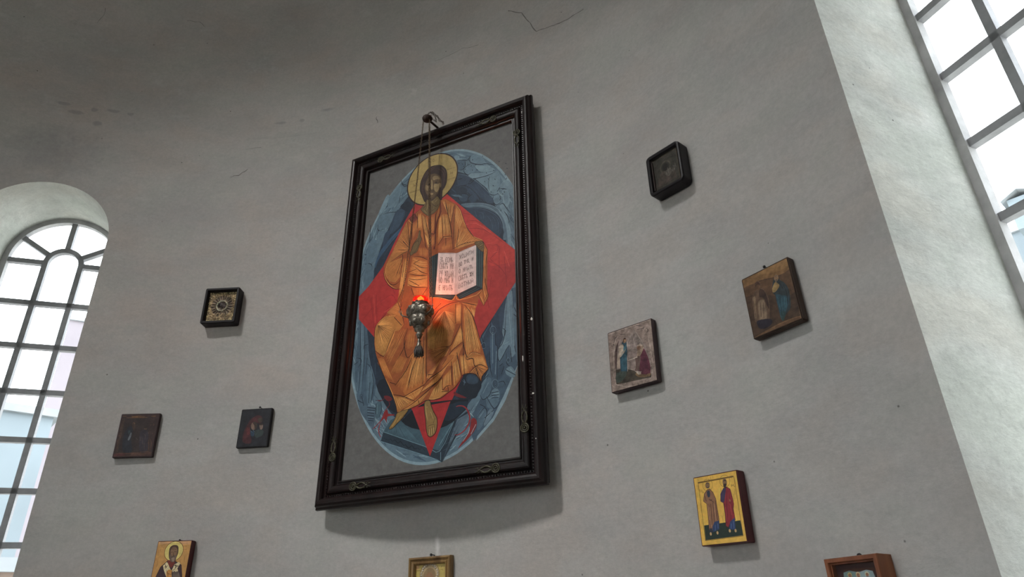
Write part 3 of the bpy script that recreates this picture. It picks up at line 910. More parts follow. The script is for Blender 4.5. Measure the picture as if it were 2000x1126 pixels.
pt.hatch('695,520 745,520', '705,680 750,670', 6, MD, .5); pt.hatch('590,590 650,580', '600,650 640,650', 6, MD, .5)
pt.hatch('345,140 470,150', '350,205 480,215', 9, pc(104, 118, 137), .5)
pt.hatch('640,320 790,450', '690,420 800,560', 10, pc(144, 155, 169), .5)
# small dark specks over the stones
z_ = pt.lay()
for _ in range(46):
    p = pt.uv(random.uniform(180, 780), random.uniform(120, 760))
    if ((p[0] - .0138) / .389) ** 2 + ((p[1]) / .667) ** 2 > 1.05: pt.stroke([p, p + Vector((random.uniform(-.006, .006), .007))], .004, DK, z_)
# clouds inside the dark oval, right
for s_, c_ in (('195,332 270,350 330,375 300,440 240,470 190,450', pc(58, 68, 88)), ('300,440 390,400 470,470 545,560 480,640 330,560 280,470', pc(54, 65, 86)), ('205,590 250,545 300,570 310,620 240,640', pc(60, 72, 92)), ('310,580 370,560 400,620 340,655', pc(56, 68, 88)),
               ('480,560 560,580 590,640 560,660 500,640', pc(66, 78, 98))):
    pt.poly(s_, c_, 3)
pt.lines('300,440 330,440 375,400 395,385|280,470 340,500 480,640|200,470 290,455|195,395 240,385|400,560 440,620|225,590 240,550 300,560|300,640 310,590 350,560', pc(22, 28, 40), 1.6)
pt.hatch('300,470 400,420', '400,620 540,600', 14, pc(66, 79, 101), .6, .5)
pt.hatch('110,560 200,560', '160,585 260,600', 6, pc(116, 130, 150), .5)
pt.line('195,332 270,346 330,372 440,450 540,550 570,600', pc(100, 114, 132), 1.2)
# pale arc bands sweeping down to the right
pt.poly('230,665 420,652 540,670 620,710 700,790 745,890 750,990 735,1090 690,1050 700,960 690,880 655,810 600,760 500,715 400,700 290,705', pc(96, 108, 126), 3)
pt.lines('240,668 420,655 550,676 640,725 710,810 745,900 748,1000|280,690 420,680 520,700 610,750 670,830 690,900', pc(142, 153, 168), .8)
pt.poly('290,715 400,705 500,720 600,765 655,815 686,885 680,950 640,1022 560,970 460,900 400,830 330,765', pc(50, 61, 81), 3)
pt.lines('300,720 400,712 510,735 610,790 660,860 675,930|380,740 400,800|520,800 560,860 580,950|600,800 640,870 640,980|420,760 470,770 480,870|550,790 600,840 610,960', pc(78, 92, 114), .8)
pt.hatch('420,760 640,820', '470,900 640,1000', 20, pc(64, 77, 98), .6, .4)
pt.poly('640,735 690,770 740,850 770,1000 780,1126 745,1126 735,1000 715,880 680,800', pc(132, 144, 160), 3)
pt.poly('690,1060 720,1060 726,1100 700,1095', DK)
# left side: stones, stripe
pt.use(*cJ)
pt.lines('222,468 300,450 450,430 470,400|440,150 455,185 500,195|440,180 470,205 500,200|230,545 225,590 240,610 330,600|230,610 215,650|260,620 280,660 300,600|300,470 290,510 320,530 345,480|330,300 310,390|105,918 160,915 175,945|120,960 150,965|440,230 430,290 420,360|360,250 340,385|390,300 370,380|105,830 180,840|160,560 150,720', DK, 1.7)
for s_, c_ in (('330,300 420,190 440,240 400,370 320,400', pc(118, 130, 146)), ('250,470 380,450 330,560 290,590 235,590 230,530', pc(108, 121, 138)), ('240,620 310,610 270,700 230,800 200,780 215,680', pc(112, 125, 142)),
               ('150,720 200,690 220,760 190,880 140,900 120,820', pc(104, 118, 136)), ('110,930 160,925 190,1000 170,1090 100,1110', pc(98, 112, 130)), ('230,460 300,300 330,290 300,390 260,450', LT)):
    pt.poly(s_, c_, 3)
pt.hatch('330,300 430,220', '320,390 410,350', 9, pc(84, 98, 116), .5); pt.hatch('250,480 350,470', '240,580 300,590', 7, pc(86, 100, 118), .5)
pt.hatch('150,740 210,700', '130,900 180,900', 6, pc(82, 96, 114), .5); pt.hatch('110,950 180,950', '100,1100 160,1100', 5, pc(78, 92, 110), .5)
pt.lines('330,300 425,190 460,140|222,468 330,440|240,610 320,602', pc(150, 161, 174), .7)
pt.poly('560,500 545,520 420,640 330,740 240,860 205,950 200,920 235,820 320,700 420,600', pc(62, 84, 112), 3)
pt.lines('540,520 420,632 325,745 235,870|500,520 400,625 300,745', pc(90, 112, 138), .7)
for s_, c_ in (('400,425 470,420 460,500 400,600 330,640 350,540', pc(62, 74, 94)), ('430,390 510,340 540,420 500,440', pc(36, 44, 58)), ('290,640 340,610 320,700 270,760', pc(58, 70, 92))):
    pt.poly(s_, c_, 3)
pt.hatch('400,430 470,430', '340,640 420,580', 8, pc(80, 94, 116), .6)
pt.lines('480,430 520,430 540,460|470,400 520,380|500,460 510,430', DK, 1.2)
# left lower side: carved pillars
pt.use(*cG)
for s_, c_ in (('85,240 130,280 150,420 150,520 200,680 190,800 130,880 90,860 60,760 50,600 70,400', pc(82, 95, 113)), ('95,250 118,270 122,420 118,560 96,760 82,760 90,560 88,400', pc(98, 112, 130)),
               ('140,620 170,580 190,690 180,780 160,850 140,850 135,740', pc(98, 112, 130)), ('205,860 235,830 245,900 220,960 200,940', pc(82, 98, 112)), ('60,780 110,800 120,860 150,870 200,880 190,1010 165,1020 120,960 85,900', pc(88, 100, 118))):
    pt.poly(s_, c_, 3)
pt.lines('95,250 90,400 92,560 82,740|118,270 122,420 116,560 100,740|60,520 90,525 95,550 75,590|45,570 75,545|140,520 130,640|150,420 120,430 112,460|135,560 165,590 185,690 180,780|160,700 150,850|185,700 175,800 165,850|200,830 240,830|205,850 200,930|240,840 245,900 225,960|140,880 200,890|140,900 196,905|140,920 190,925|140,940 190,945|145,960 188,965|145,975 186,980|70,830 110,850|100,800 115,870', DK, 1.4)
pt.lines('100,260 100,400 104,560|110,400 108,600|150,620 150,740|172,600 178,700|215,860 212,930|145,870 195,878|145,910 195,915|145,950 188,955|75,620 70,760|60,700 66,780', pc(140, 152, 166), .7)
for cx, cy in ((98, 800), (125, 435)):
    pt.line([(cx + 14 * (1 - k / 16) * math.cos(k * .8), cy + 22 * (1 - k / 16) * math.sin(k * .8)) for k in range(16)], pc(50, 62, 78), .9, 2)
# right lower side: pale stair shape, columns with volutes
pt.use(*cH)
pt.poly('30,380 70,320 120,240 170,140 230,30 262,10 300,0 310,560 262,660 200,800 120,960 60,1060 -20,1126 -60,1000 60,760 100,560', pc(76, 89, 108), 0)
pt.poly('110,260 200,80 225,60 200,360 160,470 105,600 60,540 40,420 60,350', pc(50, 62, 82), 0)
for s_, c_ in (('225,60 262,18 272,300 284,440 292,480 250,520 242,425 172,545 160,460 206,370 190,330', pc(118, 130, 147)), ('270,160 300,140 308,540 290,500 282,420', pc(98, 110, 128)),
               ('105,260 132,300 140,420 158,450 155,660 120,650 105,560 112,430', pc(70, 84, 105)), ('112,760 160,745 172,800 150,838 115,835', pc(112, 124, 140)), ('215,605 250,580 275,600 290,640 270,665 222,640', pc(116, 128, 144)),
               ('30,790 90,660 115,700 95,790 50,825', pc(90, 103, 122)), ('75,800 120,770 170,830 130,890 80,880', pc(96, 109, 127)), ('10,940 60,880 80,920 50,1010 10,1050', pc(92, 105, 124)), ('60,960 100,895 130,905 110,960 60,1020', pc(118, 126, 142)), ('160,600 205,560 200,640 165,680 150,680', pc(66, 79, 99))):
    pt.poly(s_, c_, 2)
pt.lines('225,60 205,370 160,460 172,545 242,425 252,520|272,300 284,440 292,480|262,18 272,300|105,240 108,300|140,330 142,420 158,450 155,680|108,340 100,560 120,660|30,790 50,825 95,795 120,740|75,800 130,890 170,850|40,700 90,640|10,950 60,885 80,925 50,1010|215,605 290,645|220,480 225,560 250,580|250,450 262,550|60,960 130,900|30,860 70,880|160,700 200,690 215,720|190,300 215,320 205,370|185,640 205,580|170,580 195,560|112,775 165,765|112,795 168,788|112,812 165,808|30,330 60,420 100,440|280,150 300,200|275,200 300,220', DK, 1.4)
pt.lines('235,70 250,300 262,420|215,380 180,450|120,330 122,560|148,470 140,640|50,780 90,700|90,820 130,800|20,960 55,910|250,600 280,630|118,785 160,778|75,960 112,915|262,30 280,430|200,420 240,400', pc(150, 161, 174), .8)
for cx, cy, rr in ((124, 316, 19), (140, 708, 20), (55, 430, 14), (235, 535, 10)):
    pt.line([(cx + rr * (1 - k / 18) * math.cos(k * .8), cy + rr * 1.5 * (1 - k / 18) * math.sin(k * .8)) for k in range(18)], pc(40, 52, 68), 1.0, 2)
    pt.line([(cx + rr * 1.15 * math.cos(k * .52), cy + rr * 1.6 * math.sin(k * .52)) for k in range(13)], pc(110, 124, 142), .8, 2)
pt.hatch('100,330 115,340', '105,560 118,640', 5, pc(84, 98, 120), .6)
pt.hatch('60,380 100,340', '70,520 110,470', 8, pc(66, 79, 100), .6); pt.hatch('160,180 210,100', '180,330 205,300', 8, pc(64, 77, 98), .6)
pt.poly('10,1090 120,960 200,820 262,668 275,668 215,830 130,980 0,1126', pc(150, 158, 172))
# dark oval under the figure
pt.use(*cD)
pt.poly('1500,400 1560,350 1650,325 1740,345 1800,400 1835,480 1830,560 1780,650 1740,720 1560,760 1440,700', pc(31, 37, 50), 2)
pt.poly('1640,335 1740,350 1790,410 1770,480 1680,500 1600,470 1590,380', pc(52, 62, 80), 2)
pt.hatch('1620,350 1760,370', '1610,480 1780,480', 9, pc(70, 82, 102), .7)
pt.lines('1530,440 1560,470 1550,520|1550,420 1580,480', pc(96, 110, 132), 1.2)
pt.poly('130,520 260,400 400,640 480,960 330,900 210,720', pc(32, 37, 50), 2)
# red diamond
RD, RD2 = pc(168, 52, 46), pc(142, 42, 42)
px_ = [(846, 348), (875.4, 380.5), (960, 451), (1008, 489), (1010, 546), (936.6, 659.5), (883, 780), (840, 890.4), (803, 796), (790, 766), (731, 658), (701, 623), (701, 579), (720, 559), (748.6, 519.5), (769.5, 475.5), (792, 430), (812, 396)]
pt.use(0, 0, 1)
pt.poly(px_, pc(152, 46, 44))
pt.poly('846,348 875,380.5 960,451 1007.5,489 1008,510 960,520 900,450 860,400', RD)
pt.poly('940,655 883,780 840,889 806,800 830,770 900,700', pc(148, 38, 40))
pt.lines('908,433 930,431 956,448|912,446 945,448 985,475|905,416 925,420|958,480 972,478 970,492 958,505 970,515|975,480 975,530|955,510 975,520 990,540|946,550 955,600|960,540 955,575|985,500 990,560|725,580 730,640|735,575 737,640|742,590 765,575 775,590|745,620 760,600 772,605|712,620 728,600|752,555 765,560 772,575', pc(118, 34, 36), 1.0)
pt.lines('905,440 930,436 965,460|950,476 962,474|962,494 972,490|985,490 995,520|730,575 733,630|750,610 770,596|905,640 930,600', pc(196, 82, 70), .8)
# footstool
pt.use(*cE)
pt.poly('430,390 520,250 600,205 650,262 700,308 780,345 880,366 1000,366 1110,352 1200,318 1290,262 1120,625 940,572', pc(72, 90, 104))
pt.hatch('520,300 700,330', '480,400 900,540', 14, pc(86, 105, 120), 1.2, .5); pt.hatch('1120,380 1270,290', '960,560 1110,610', 9, pc(80, 99, 114), 1.2, .5)
pt.poly('430,394 940,572 1120,625 1135,762 1000,700 400,506', pc(44, 54, 68))
pt.poly('1290,262 1440,150 1490,120 1150,762 1130,762 1118,625', pc(40, 50, 64))
pt.poly('1330,240 1490,150 1400,330 1300,440 1200,600 1180,700 1150,760', pc(98, 106, 122))
pt.lines('430,392 940,572 1120,625 1290,264|1112,560 1270,290|400,508 1000,700 1135,762|1130,640 1130,740', pc(124, 144, 160), .9, False)
pt.lines('440,470 480,490 520,480 540,510 570,490 610,530 640,510 680,560 700,550 740,590 780,560 810,600 850,590 880,610 900,580 940,630', pc(24, 30, 40), 1.2)
pt.lines('1180,560 1240,440 1300,330 1380,230|1220,560 1290,420 1350,300|1160,620 1200,600|1190,540 1230,520|1240,460 1270,450|1270,400 1310,380', pc(66, 80, 96), 1.0)
pt.poly('650,262 780,130 930,40 1300,0 1470,0 1450,110 1290,264 1200,320 1110,354 1000,368 880,368 780,347 700,310', pc(24, 27, 36), 0)
pt.poly('1240,60 1460,20 1430,110 1300,230 1180,250', pc(34, 44, 60), 2)
pt.poly('775,105 1250,20 1000,690', pc(148, 38, 40))
pt.hatch('900,120 1200,80', '960,560 1030,560', 8, pc(164, 48, 46), .8)
# red ribbons at both sides
RB = pc(120, 36, 38)
pt.lines('1320,85 1350,75 1400,78 1445,110 1475,170 1485,230 1470,300 1420,375 1350,425 1300,428', pc(128, 38, 40), 2.6)
pt.poly('1500,250 1530,222 1565,245 1572,300 1540,380 1470,470 1400,540 1340,600 1400,500 1460,420 1490,340', RB, 2)
pt.lines('1480,330 1470,400 1400,510|1560,300 1500,420|1490,160 1530,210', pc(190, 198, 206), .9)
pt.poly('400,250 440,150 480,120 490,170 560,178 560,195 480,205 470,290 440,230 330,340 300,356', RB, 2)
pt.lines('400,270 380,330 375,400 400,460|560,190 500,190 450,230', pc(128, 40, 42), 2.0)
pt.use(*cD)
pt.poly('1390,620 1450,650 1600,720 1500,720 1400,680', pc(96, 32, 36), 2); pt.poly('250,690 330,690 390,740 330,780 270,740', pc(96, 32, 36), 2)
pt.lines('140,760 200,770 260,730|330,780 340,840 250,940', pc(96, 32, 36), 1.6)
# halo
HC = (-.0273, .6491, .1522)
pt.fill(ellipse(HC[0], HC[1], HC[2] + .004, HC[2] + .004, 64), pc(44, 26, 24))
pt.fill(ellipse(HC[0], HC[1], HC[2] - .003, HC[2] - .003, 64), pc(158, 136, 84))
pt.use(*cI)
GB = pc(84, 62, 36)
pt.lines('490,165 485,320|537,140 532,320|676,108 665,275|684,110 676,275|800,360 950,315|812,524 945,480|812,540 945,494|190,560 370,510|170,745 345,690|172,755 345,702', GB, .6, False)
def ring(cx, cy, rx_, ry_, col, wd, a0=0, a1=6.3): pt.line([(cx + rx_ * math.cos(a0 + (a1 - a0) * k / 12), cy + ry_ * math.sin(a0 + (a1 - a0) * k / 12)) for k in range(13)], col, wd, 2, False)
ring(580, 200, 13, 22, GB, .6)
pt.lines('870,395 868,440|898,388 896,432|869,420 897,408|240,595 240,630 255,640 262,610|262,610 270,632 285,618 280,580', GB, .7, False)
# figure: robe
OB = pc(138, 75, 38); OL = pc(162, 95, 46); OD = pc(108, 44, 28); LN = pc(48, 22, 14); HL = pc(208, 152, 86); HL2 = pc(190, 124, 66)
def cp(cr, s): return [(cr[0] + float(a) * cr[2], cr[1] + float(b) * cr[2]) for a, b in (q.split(',') for q in s.split())]
robe = (cp(cA, '750,330 650,420 540,510 480,590 420,720 360,850 290,980 235,1100') + cp(cB, '430,185 335,325 282,430 265,560 288,670 350,772 420,832 500,860 572,852 540,960 510,1060') +
        cp(cC, '470,75 350,190 285,290 190,372 120,480 95,620 95,760 115,900 150,1040') + cp(cD, '150,160 190,222 260,385 330,540 392,685 450,850 470,970 650,908 820,830 940,762 1060,755 1180,722 1300,632 1400,560 1490,440 1530,352 1640,322 1750,342 1832,452 1848,372 1950,250 1900,100') +
        cp(cC, '1925,1080 1830,750 1790,640 1740,450 1710,300 1740,190 1780,100') + cp(cC, '1790,20') + cp(cC, '1870,130 1945,20') + cp(cC, '1930,-80') + cp(cA, '1930,1120 1850,910 1680,832 1562,670 1500,520 1445,352 1372,260 1250,190 1180,168 1090,185 1000,300 900,400 800,380'))
pt.use(0, 0, 1)
pt.poly(robe, OB)
pt.use(*cA)
for s_, c_ in (('1110,190 1180,170 1340,270 1275,600 1230,430', OL), ('1370,265 1450,365 1510,545 1560,665 1690,835 1850,905 1700,930 1400,1060 1340,1050 1340,420', OL), ('1060,510 1120,430 1140,840 1050,980 1030,900', OL), ('1120,430 1230,440 1290,830 1145,842', OL),
               ('690,430 760,415 800,720 830,1000 700,700', OL), ('500,570 540,900 550,1050 330,1070 260,1060 330,920 420,730', pc(160, 104, 54)), ('1020,420 1090,200 1110,400 1050,520 1010,780 1000,1060 970,1060 985,760', OD), ('920,470 1010,420 985,790 935,780', pc(158, 86, 48)),
               ('545,510 640,425 690,520 600,600', pc(112, 48, 38)), ('600,600 690,540 690,720 600,900', pc(148, 84, 46)), ('900,820 1000,780 990,1000 920,1060', pc(140, 76, 44)), ('1060,990 1180,890 1290,850 1310,1050 1200,1110 1050,1100', pc(150, 84, 44)), ('1240,450 1340,280 1290,600', pc(150, 88, 48))):
    pt.poly(s_, c_, 0)
for a, b, n, c_ in (('1130,200 1330,270', '1220,420 1275,590', 12, HL), ('1380,280 1500,540', '1345,560 1420,720', 10, HL), ('1345,430 1400,650', '1338,900 1395,900', 7, HL2), ('1440,650 1560,680 1670,830 1840,905', '1350,1045 1385,1050', 20, HL), ('1125,440 1225,440', '1145,835 1285,822', 12, HL),
                    ('1065,520 1105,450', '1045,950 1130,850', 7, HL), ('825,480 860,480', '870,720 890,760', 4, HL2), ('765,430 825,470', '800,720 900,1000', 8, HL), ('695,440 750,425', '695,700 770,720', 7, HL), ('510,580 430,720 330,920 280,1050', '545,1000 545,1060', 20, HL2),
                    ('525,570 570,600', '545,900 560,900', 4, HL2), ('805,760 850,820', '880,1060 920,1040', 7, HL), ('930,480 985,470', '930,770 980,760', 7, HL2), ('910,840 985,800', '930,1040 985,980', 7, HL2), ('1110,1000 1290,860', '1120,1090 1300,1060', 10, HL2), ('1025,430 1080,230', '1015,600 1080,430', 5, HL2), ('1250,470 1330,300', '1280,580 1290,560', 6, HL2), ('605,620 685,560', '600,880 690,730', 7, HL2)):
    pt.hatch(a, b, n, c_, .72, .3)
for a, b, n in (('1150,210 1320,280', '1225,430 1275,560', 7), ('1450,680 1660,850 1800,920', '1360,1045 1390,1050', 9), ('1130,450 1225,450', '1150,830 1280,820', 6), ('560,500 640,435', '600,600 680,500', 8), ('500,600 400,760 300,980', '545,1000 545,1060', 10), ('1350,450 1390,650', '1340,1000 1385,950', 3), ('775,440 830,480', '810,720 890,980', 4)):
    pt.hatch(a, b, n, LN, .5, .4)
DL = '''690,420 690,600 680,700|760,430 790,700 830,1000 880,1070|820,470 870,740 890,800|1090,180 1102,400 1040,560 1010,760 1000,1000 965,1060|1180,190 1230,450 1290,750 1312,1060|1340,280 1280,595|1345,420 1332,800 1332,1060|1120,430 1140,840|1140,842 1290,825|1140,842 1050,985|1420,700 1380,1010|510,565 540,900 552,1070|330,1075 540,1072|430,920 545,1040|640,430 690,520|590,600 580,900|545,510 600,605|1190,850 1190,1000|1010,430 985,790|930,780 985,790|890,800 900,860|1560,670 1600,730 1680,832|1300,1060 1500,960 1700,920'''
pt.lines(DL, LN, 1.4)
pt.lines('1372,262 1446,355 1502,520 1562,670 1680,832 1850,910|750,335 650,420 540,512 480,592', LN, .9)
pt.lines('1372,275 1435,360 1490,520 1548,665|1690,838 1840,898|530,545 590,610|1150,855 1280,838|1130,450 1152,830', HL, .9)
pt.use(*cB)
for s_, c_ in (('600,290 590,420 560,640 480,740 370,720 300,560 330,400 400,370', pc(160, 104, 54)), ('780,290 930,285 1050,340 1045,620 700,660 740,480', OL), ('700,660 1045,610 1040,825 690,800', pc(172, 118, 62)), ('620,320 715,300 700,480 600,850 520,1020 560,850 600,640', OL), ('770,830 1030,830 1020,960 800,965', OL), ('720,170 400,370 330,400 430,190 520,60', pc(158, 102, 54))):
    pt.poly(s_, c_)
for a, b, n, c_, sg in (('590,300 585,330', '330,420 295,560 360,715 480,735 545,650', 22, HL2, 0), ('790,300 720,560', '1050,365 1045,600', 15, HL, -.05), ('715,620 690,790', '1040,640 1040,810', 10, HL, -.04), ('625,330 700,320', '520,1010 620,900', 9, HL, 0), ('785,845 1025,845', '810,955 1000,955', 7, HL2, 0), ('530,60 420,220', '715,165 700,180', 12, HL2, 0), ('890,120 1050,120', '900,270 1040,310', 10, HL2, 0)):
    pt.hatch(a, b, n, c_, .72, .3, sg)
pt.hatch('590,300 585,330', '320,440 300,580 400,725 520,700', 9, LN, .45, .3)
pt.lines('380,380 600,232 725,168|600,240 600,330 480,640|265,560 288,672 350,774 420,834 500,860 572,852|320,680 390,770 480,775 560,700|700,470 660,680 600,870 520,1060|800,400 930,470 1050,480|830,470 950,560 1050,582|720,592 900,615 1050,608|700,672 860,692 1040,662|690,765 830,822 1040,822|800,285 930,288 1055,345|520,160 620,165 725,160|590,420 540,600|640,330 600,650|800,400 900,345|760,840 800,965|1045,830 960,960|850,500 700,560|720,700 900,800', LN, 1.3)
pt.lines('278,570 300,670 360,765 430,822 500,848|330,400 300,560 350,690', HL, .9)
pt.use(*cC)
for s_, c_ in (('300,310 440,300 560,460 400,700 250,960 115,870 100,700 110,520 190,380', pc(160, 112, 58)), ('480,80 540,250 580,460 420,330 300,250', pc(156, 100, 52)), ('640,500 420,560 260,960 330,1120 420,1120 600,700', OB), ('1000,460 1150,210 1400,90 1480,80 1420,450 1330,790 960,860 950,560', pc(152, 96, 50)),
               ('1420,110 1510,105 1510,420 1420,440', OL), ('1540,130 1650,150 1830,760 1820,910 1680,895 1600,965 1540,720', OL), ('1650,150 1745,200 1720,330', OL), ('1510,440 1540,720 1350,890 1330,800', OL), ('960,870 1320,800 1340,890 1200,1110 950,1120', pc(138, 78, 44)), ('1340,900 1540,760 1400,1120 1190,1120', OL),
               ('680,950 760,870 900,900 930,640 940,1120 640,1120', OL), ('990,0 1340,60 1480,75 1150,200 1050,230 1040,200 960,100', pc(158, 78, 42)), ('1480,70 1780,100 1740,190 1560,120', OL), ('1560,930 1820,920 1930,1120 1540,1120', pc(154, 100, 52))):
    pt.poly(s_, c_)
for a, b, n, c_ in (('150,455 160,465', '250,340 400,420 420,520 330,720 260,880 130,830', 30, HL), ('310,240 470,90', '530,310 500,110', 10, HL2), ('430,520 640,510', '260,960 330,1110', 16, HL2), ('1230,222 1240,222', '1010,450 960,620 1040,850 1150,780 1250,740 1390,560 1415,420 1405,260', 36, HL), ('965,490 1080,430', '965,820 1070,900', 10, HL),
                    ('1320,800 1325,810', '965,870 980,1000 1100,1090 1190,1120', 18, HL2), ('1425,115 1505,110', '1422,420 1500,400', 9, HL), ('1545,140 1645,160', '1595,955 1830,890', 22, HL), ('1655,160 1740,205', '1705,310 1720,330', 6, HL), ('1500,480 1530,560', '1345,870 1540,720', 11, HL), ('1350,900 1540,770', '1200,1115 1390,1115', 12, HL2),
                    ('690,950 920,660', '660,1110 935,1110', 16, HL2), ('650,520 760,520', '600,850 740,850', 8, HL2), ('1500,85 1760,110', '1560,130 1740,180', 8, HL2), ('1060,60 1450,85', '1060,220 1200,160', 9, pc(182, 110, 58)), ('1560,980 1820,930', '1560,1120 1920,1120', 14, HL2)):
    pt.hatch(a, b, n, c_, .72, .3)
for a, b, n in (('150,455 160,465', '400,460 330,700 130,820', 12), ('1230,222 1240,222', '970,600 1150,800 1390,560', 13), ('440,540 630,520', '280,980 340,1110', 7), ('1550,150 1640,170', '1600,950 1810,890', 9), ('1320,805 1325,810', '970,900 1150,1110', 8), ('700,960 920,700', '680,1110 930,1110', 7)):
    pt.hatch(a, b, n, LN, .6, .4)
pt.lines('470,72 540,250 582,460|300,245 200,370 110,500 95,700|640,500 580,700 600,900 640,985 720,900|430,520 330,760 245,965 110,870|600,700 560,860 400,1120|940,480 938,1120|1000,455 1060,330 1150,205 1280,125 1400,85 1480,72|1510,100 1512,420 1540,720 1600,965 1680,895 1810,918|1500,440 1400,660 1330,795 1180,810|1540,722 1440,800 1345,890 1200,1110|1540,722 1552,1120|1440,900 1470,1120|1480,72 1700,120 1760,132|1590,970 1650,1000 1700,1000 1722,1120|1560,122 1700,320 1830,760|1420,110 1420,430|420,330 540,460|900,640 900,1110|1000,150 1000,230|1180,100 1060,220|830,640 830,760', LN, 1.4)
pt.lines('300,305 190,385 122,490 105,640|440,302 330,305|500,90 560,300|1005,470 1070,345 1160,225|1610,975 1690,905 1810,930|250,975 400,640 430,530', HL, .9)
pt.use(*cD)
for s_, c_ in (('560,620 720,60 930,40 930,480 600,690', OL), ('350,460 640,60 560,320 430,520', OB), ('390,690 580,710 720,780 480,960', pc(150, 98, 52)), ('580,705 900,515 830,650 720,770', OL), ('830,655 1110,470 1380,60 1400,20 1300,20 1180,280 960,520', OL), ('1210,390 1340,250 1360,520 1200,590', OL), ('1370,130 1450,50 1510,360 1390,560', OL),
               ('1480,30 1560,30 1640,315 1530,350', OL), ('980,735 1200,400 1210,600 1290,620 1160,715 1060,750', pc(170, 116, 62)), ('1640,315 1750,210 1840,180 1950,245 1848,372 1832,445 1760,340', pc(150, 94, 50)), ('1700,30 1870,20 1945,235 1770,205', OL), ('490,955 760,780 1000,600 830,820 650,905', pc(160, 106, 56)), ('940,300 1180,60 1300,30 1000,400 950,450', pc(134, 74, 42))):
    pt.poly(s_, c_)
for a, b, n, c_ in (('500,20 640,60', '340,340 530,320', 12, HL2), ('730,60 920,50', '580,630 910,480', 20, HL), ('560,330 700,90', '440,520 570,620', 9, HL2), ('410,700 570,725', '480,930 700,785', 12, HL), ('600,705 890,530', '720,765 830,655', 12, HL), ('900,560 1190,300', '840,650 1110,480', 9, HL), ('1190,290 1390,30', '840,655 1120,480', 9, HL2), ('1225,380 1335,270', '1210,575 1345,500', 9, HL), ('1375,140 1450,80', '1390,545 1500,370', 10, HL),
                    ('1490,40 1555,40', '1530,345 1635,312', 8, HL), ('1070,560 1195,420', '985,735 1200,610', 12, HL), ('1755,205 1765,210', '1650,310 1760,335 1830,440 1860,365 1940,250 1860,190', 18, HL2), ('1710,40 1865,40', '1745,200 1935,230', 10, HL), ('730,775 1000,600', '500,955 830,815', 8, HL2), ('960,310 1200,70', '960,440 1010,390', 9, HL2), ('150,60 240,60', '260,370 420,480', 9, HL2), ('1570,60 1700,40', '1640,300 1740,200', 9, HL2)):
    pt.hatch(a, b, n, c_, .72, .3)
for a, b, n in (('740,70 920,60', '600,620 900,480', 9), ('420,710 570,730', '490,925 690,790', 5), ('1380,160 1445,90', '1400,530 1490,380', 4), ('1230,390 1330,280', '1215,570 1340,505', 4), ('1080,570 1190,430', '1000,730 1190,610', 5), ('1755,205 1765,210', '1660,315 1830,430 1930,255', 7)):
    pt.hatch(a, b, n, LN, .6, .4)
pt.lines('720,20 620,260 430,525|350,470 440,500|370,662 580,702 765,782|580,702 905,510|900,522 1000,400 1180,282 1380,62|830,652 1120,462 1220,340|480,962 760,782 1010,562 1200,392|1350,130 1362,522|1440,30 1512,362|1540,0 1562,352|1212,390 1200,592 1270,530 1345,520|1190,622 1302,612|1590,50 1602,100 1700,82 1722,190 1782,212|1640,315 1740,212 1832,182 1952,242|900,60 880,500|800,30 700,300 640,600|940,130 940,300 960,420|960,350 1040,340|1290,520 1300,610|810,760 830,830|1740,212 1780,330 1832,450', LN, 1.4)
pt.lines('130,60 190,222 260,385 330,540 392,685 450,850 470,970 650,908 820,830 940,762 1060,755 1180,722 1300,632 1400,560 1490,440 1530,352 1640,322 1750,342 1832,452 1848,372 1950,250', LN, 1.1, False)
pt.lines('275,400 345,545 405,690 462,850|590,710 880,545|985,742 1060,742 1170,710|1000,425 1170,300|955,400 960,340|500,945 650,895', HL, 1.0)
# neck, hair and face
SK = pc(100, 82, 52); SKD = pc(60, 44, 32); SKL = pc(150, 126, 84)
pt.use(*cA)
pt.poly('750,345 800,280 850,190 870,60 960,40 1085,40 1092,200 1062,320 1000,402 940,440 880,468 830,440 780,400', SK, 2, LN, .7)
pt.lines('770,350 830,290 860,200|930,240 1010,300 1060,260|880,460 920,400 1010,330|900,200 910,280 890,340|960,290 940,380', SKD, 1.1)
pt.lines('860,210 870,300 840,380|950,180 960,240|1000,220 1040,180|800,370 850,420', SKL, 1.0)
pt.use(*cI)
pt.poly('530,310 640,283 720,290 785,345 808,440 800,570 765,660 730,712 722,860 690,862 640,800 560,880 470,860 445,915 405,850 385,790 352,720 358,600 390,500 450,390', pc(46, 31, 26), 2, pc(26, 17, 15), .9)
pt.lines('640,290 540,340 440,440 390,560|600,330 500,400 420,520|700,310 770,380 780,500|650,340 740,400 760,520 740,640|400,620 400,740 430,860|420,560 400,680', pc(88, 62, 52), .9)
pt.poly('590,425 640,435 690,470 715,540 705,630 670,720 630,790 580,835 540,850 500,835 462,770 435,700 430,640 450,560 490,480 540,440', pc(86, 68, 47), 2)
pt.poly('600,460 660,470 690,520 640,520 590,540 560,500', pc(124, 104, 74), 2); pt.poly('590,600 660,600 690,580 670,690 630,740 590,690', pc(140, 118, 82), 2)
pt.poly('450,620 490,630 500,690 480,720 450,690', pc(120, 100, 70), 2); pt.poly('540,540 560,540 570,680 535,690', pc(138, 116, 80), 2); pt.poly('520,755 570,750 575,775 540,790', pc(136, 114, 80), 2)
pt.lines('575,555 620,530 660,540|470,580 500,560 525,560|590,580 620,562 650,575|480,610 500,592 520,600|545,560 535,640 525,690 560,695|520,720 550,705 585,712 575,730 530,738|455,760 480,820 540,850 590,830 640,780|700,540 700,640 660,740|500,470 450,560 432,650', pc(44, 32, 28), .9)
pt.lines('600,590 640,595|484,620 515,618|520,745 570,740', pc(66, 50, 38), .8)
ring(622, 580, 9, 10, pc(24, 18, 18), 1.1); ring(500, 607, 7, 9, pc(24, 18, 18), 1.1)
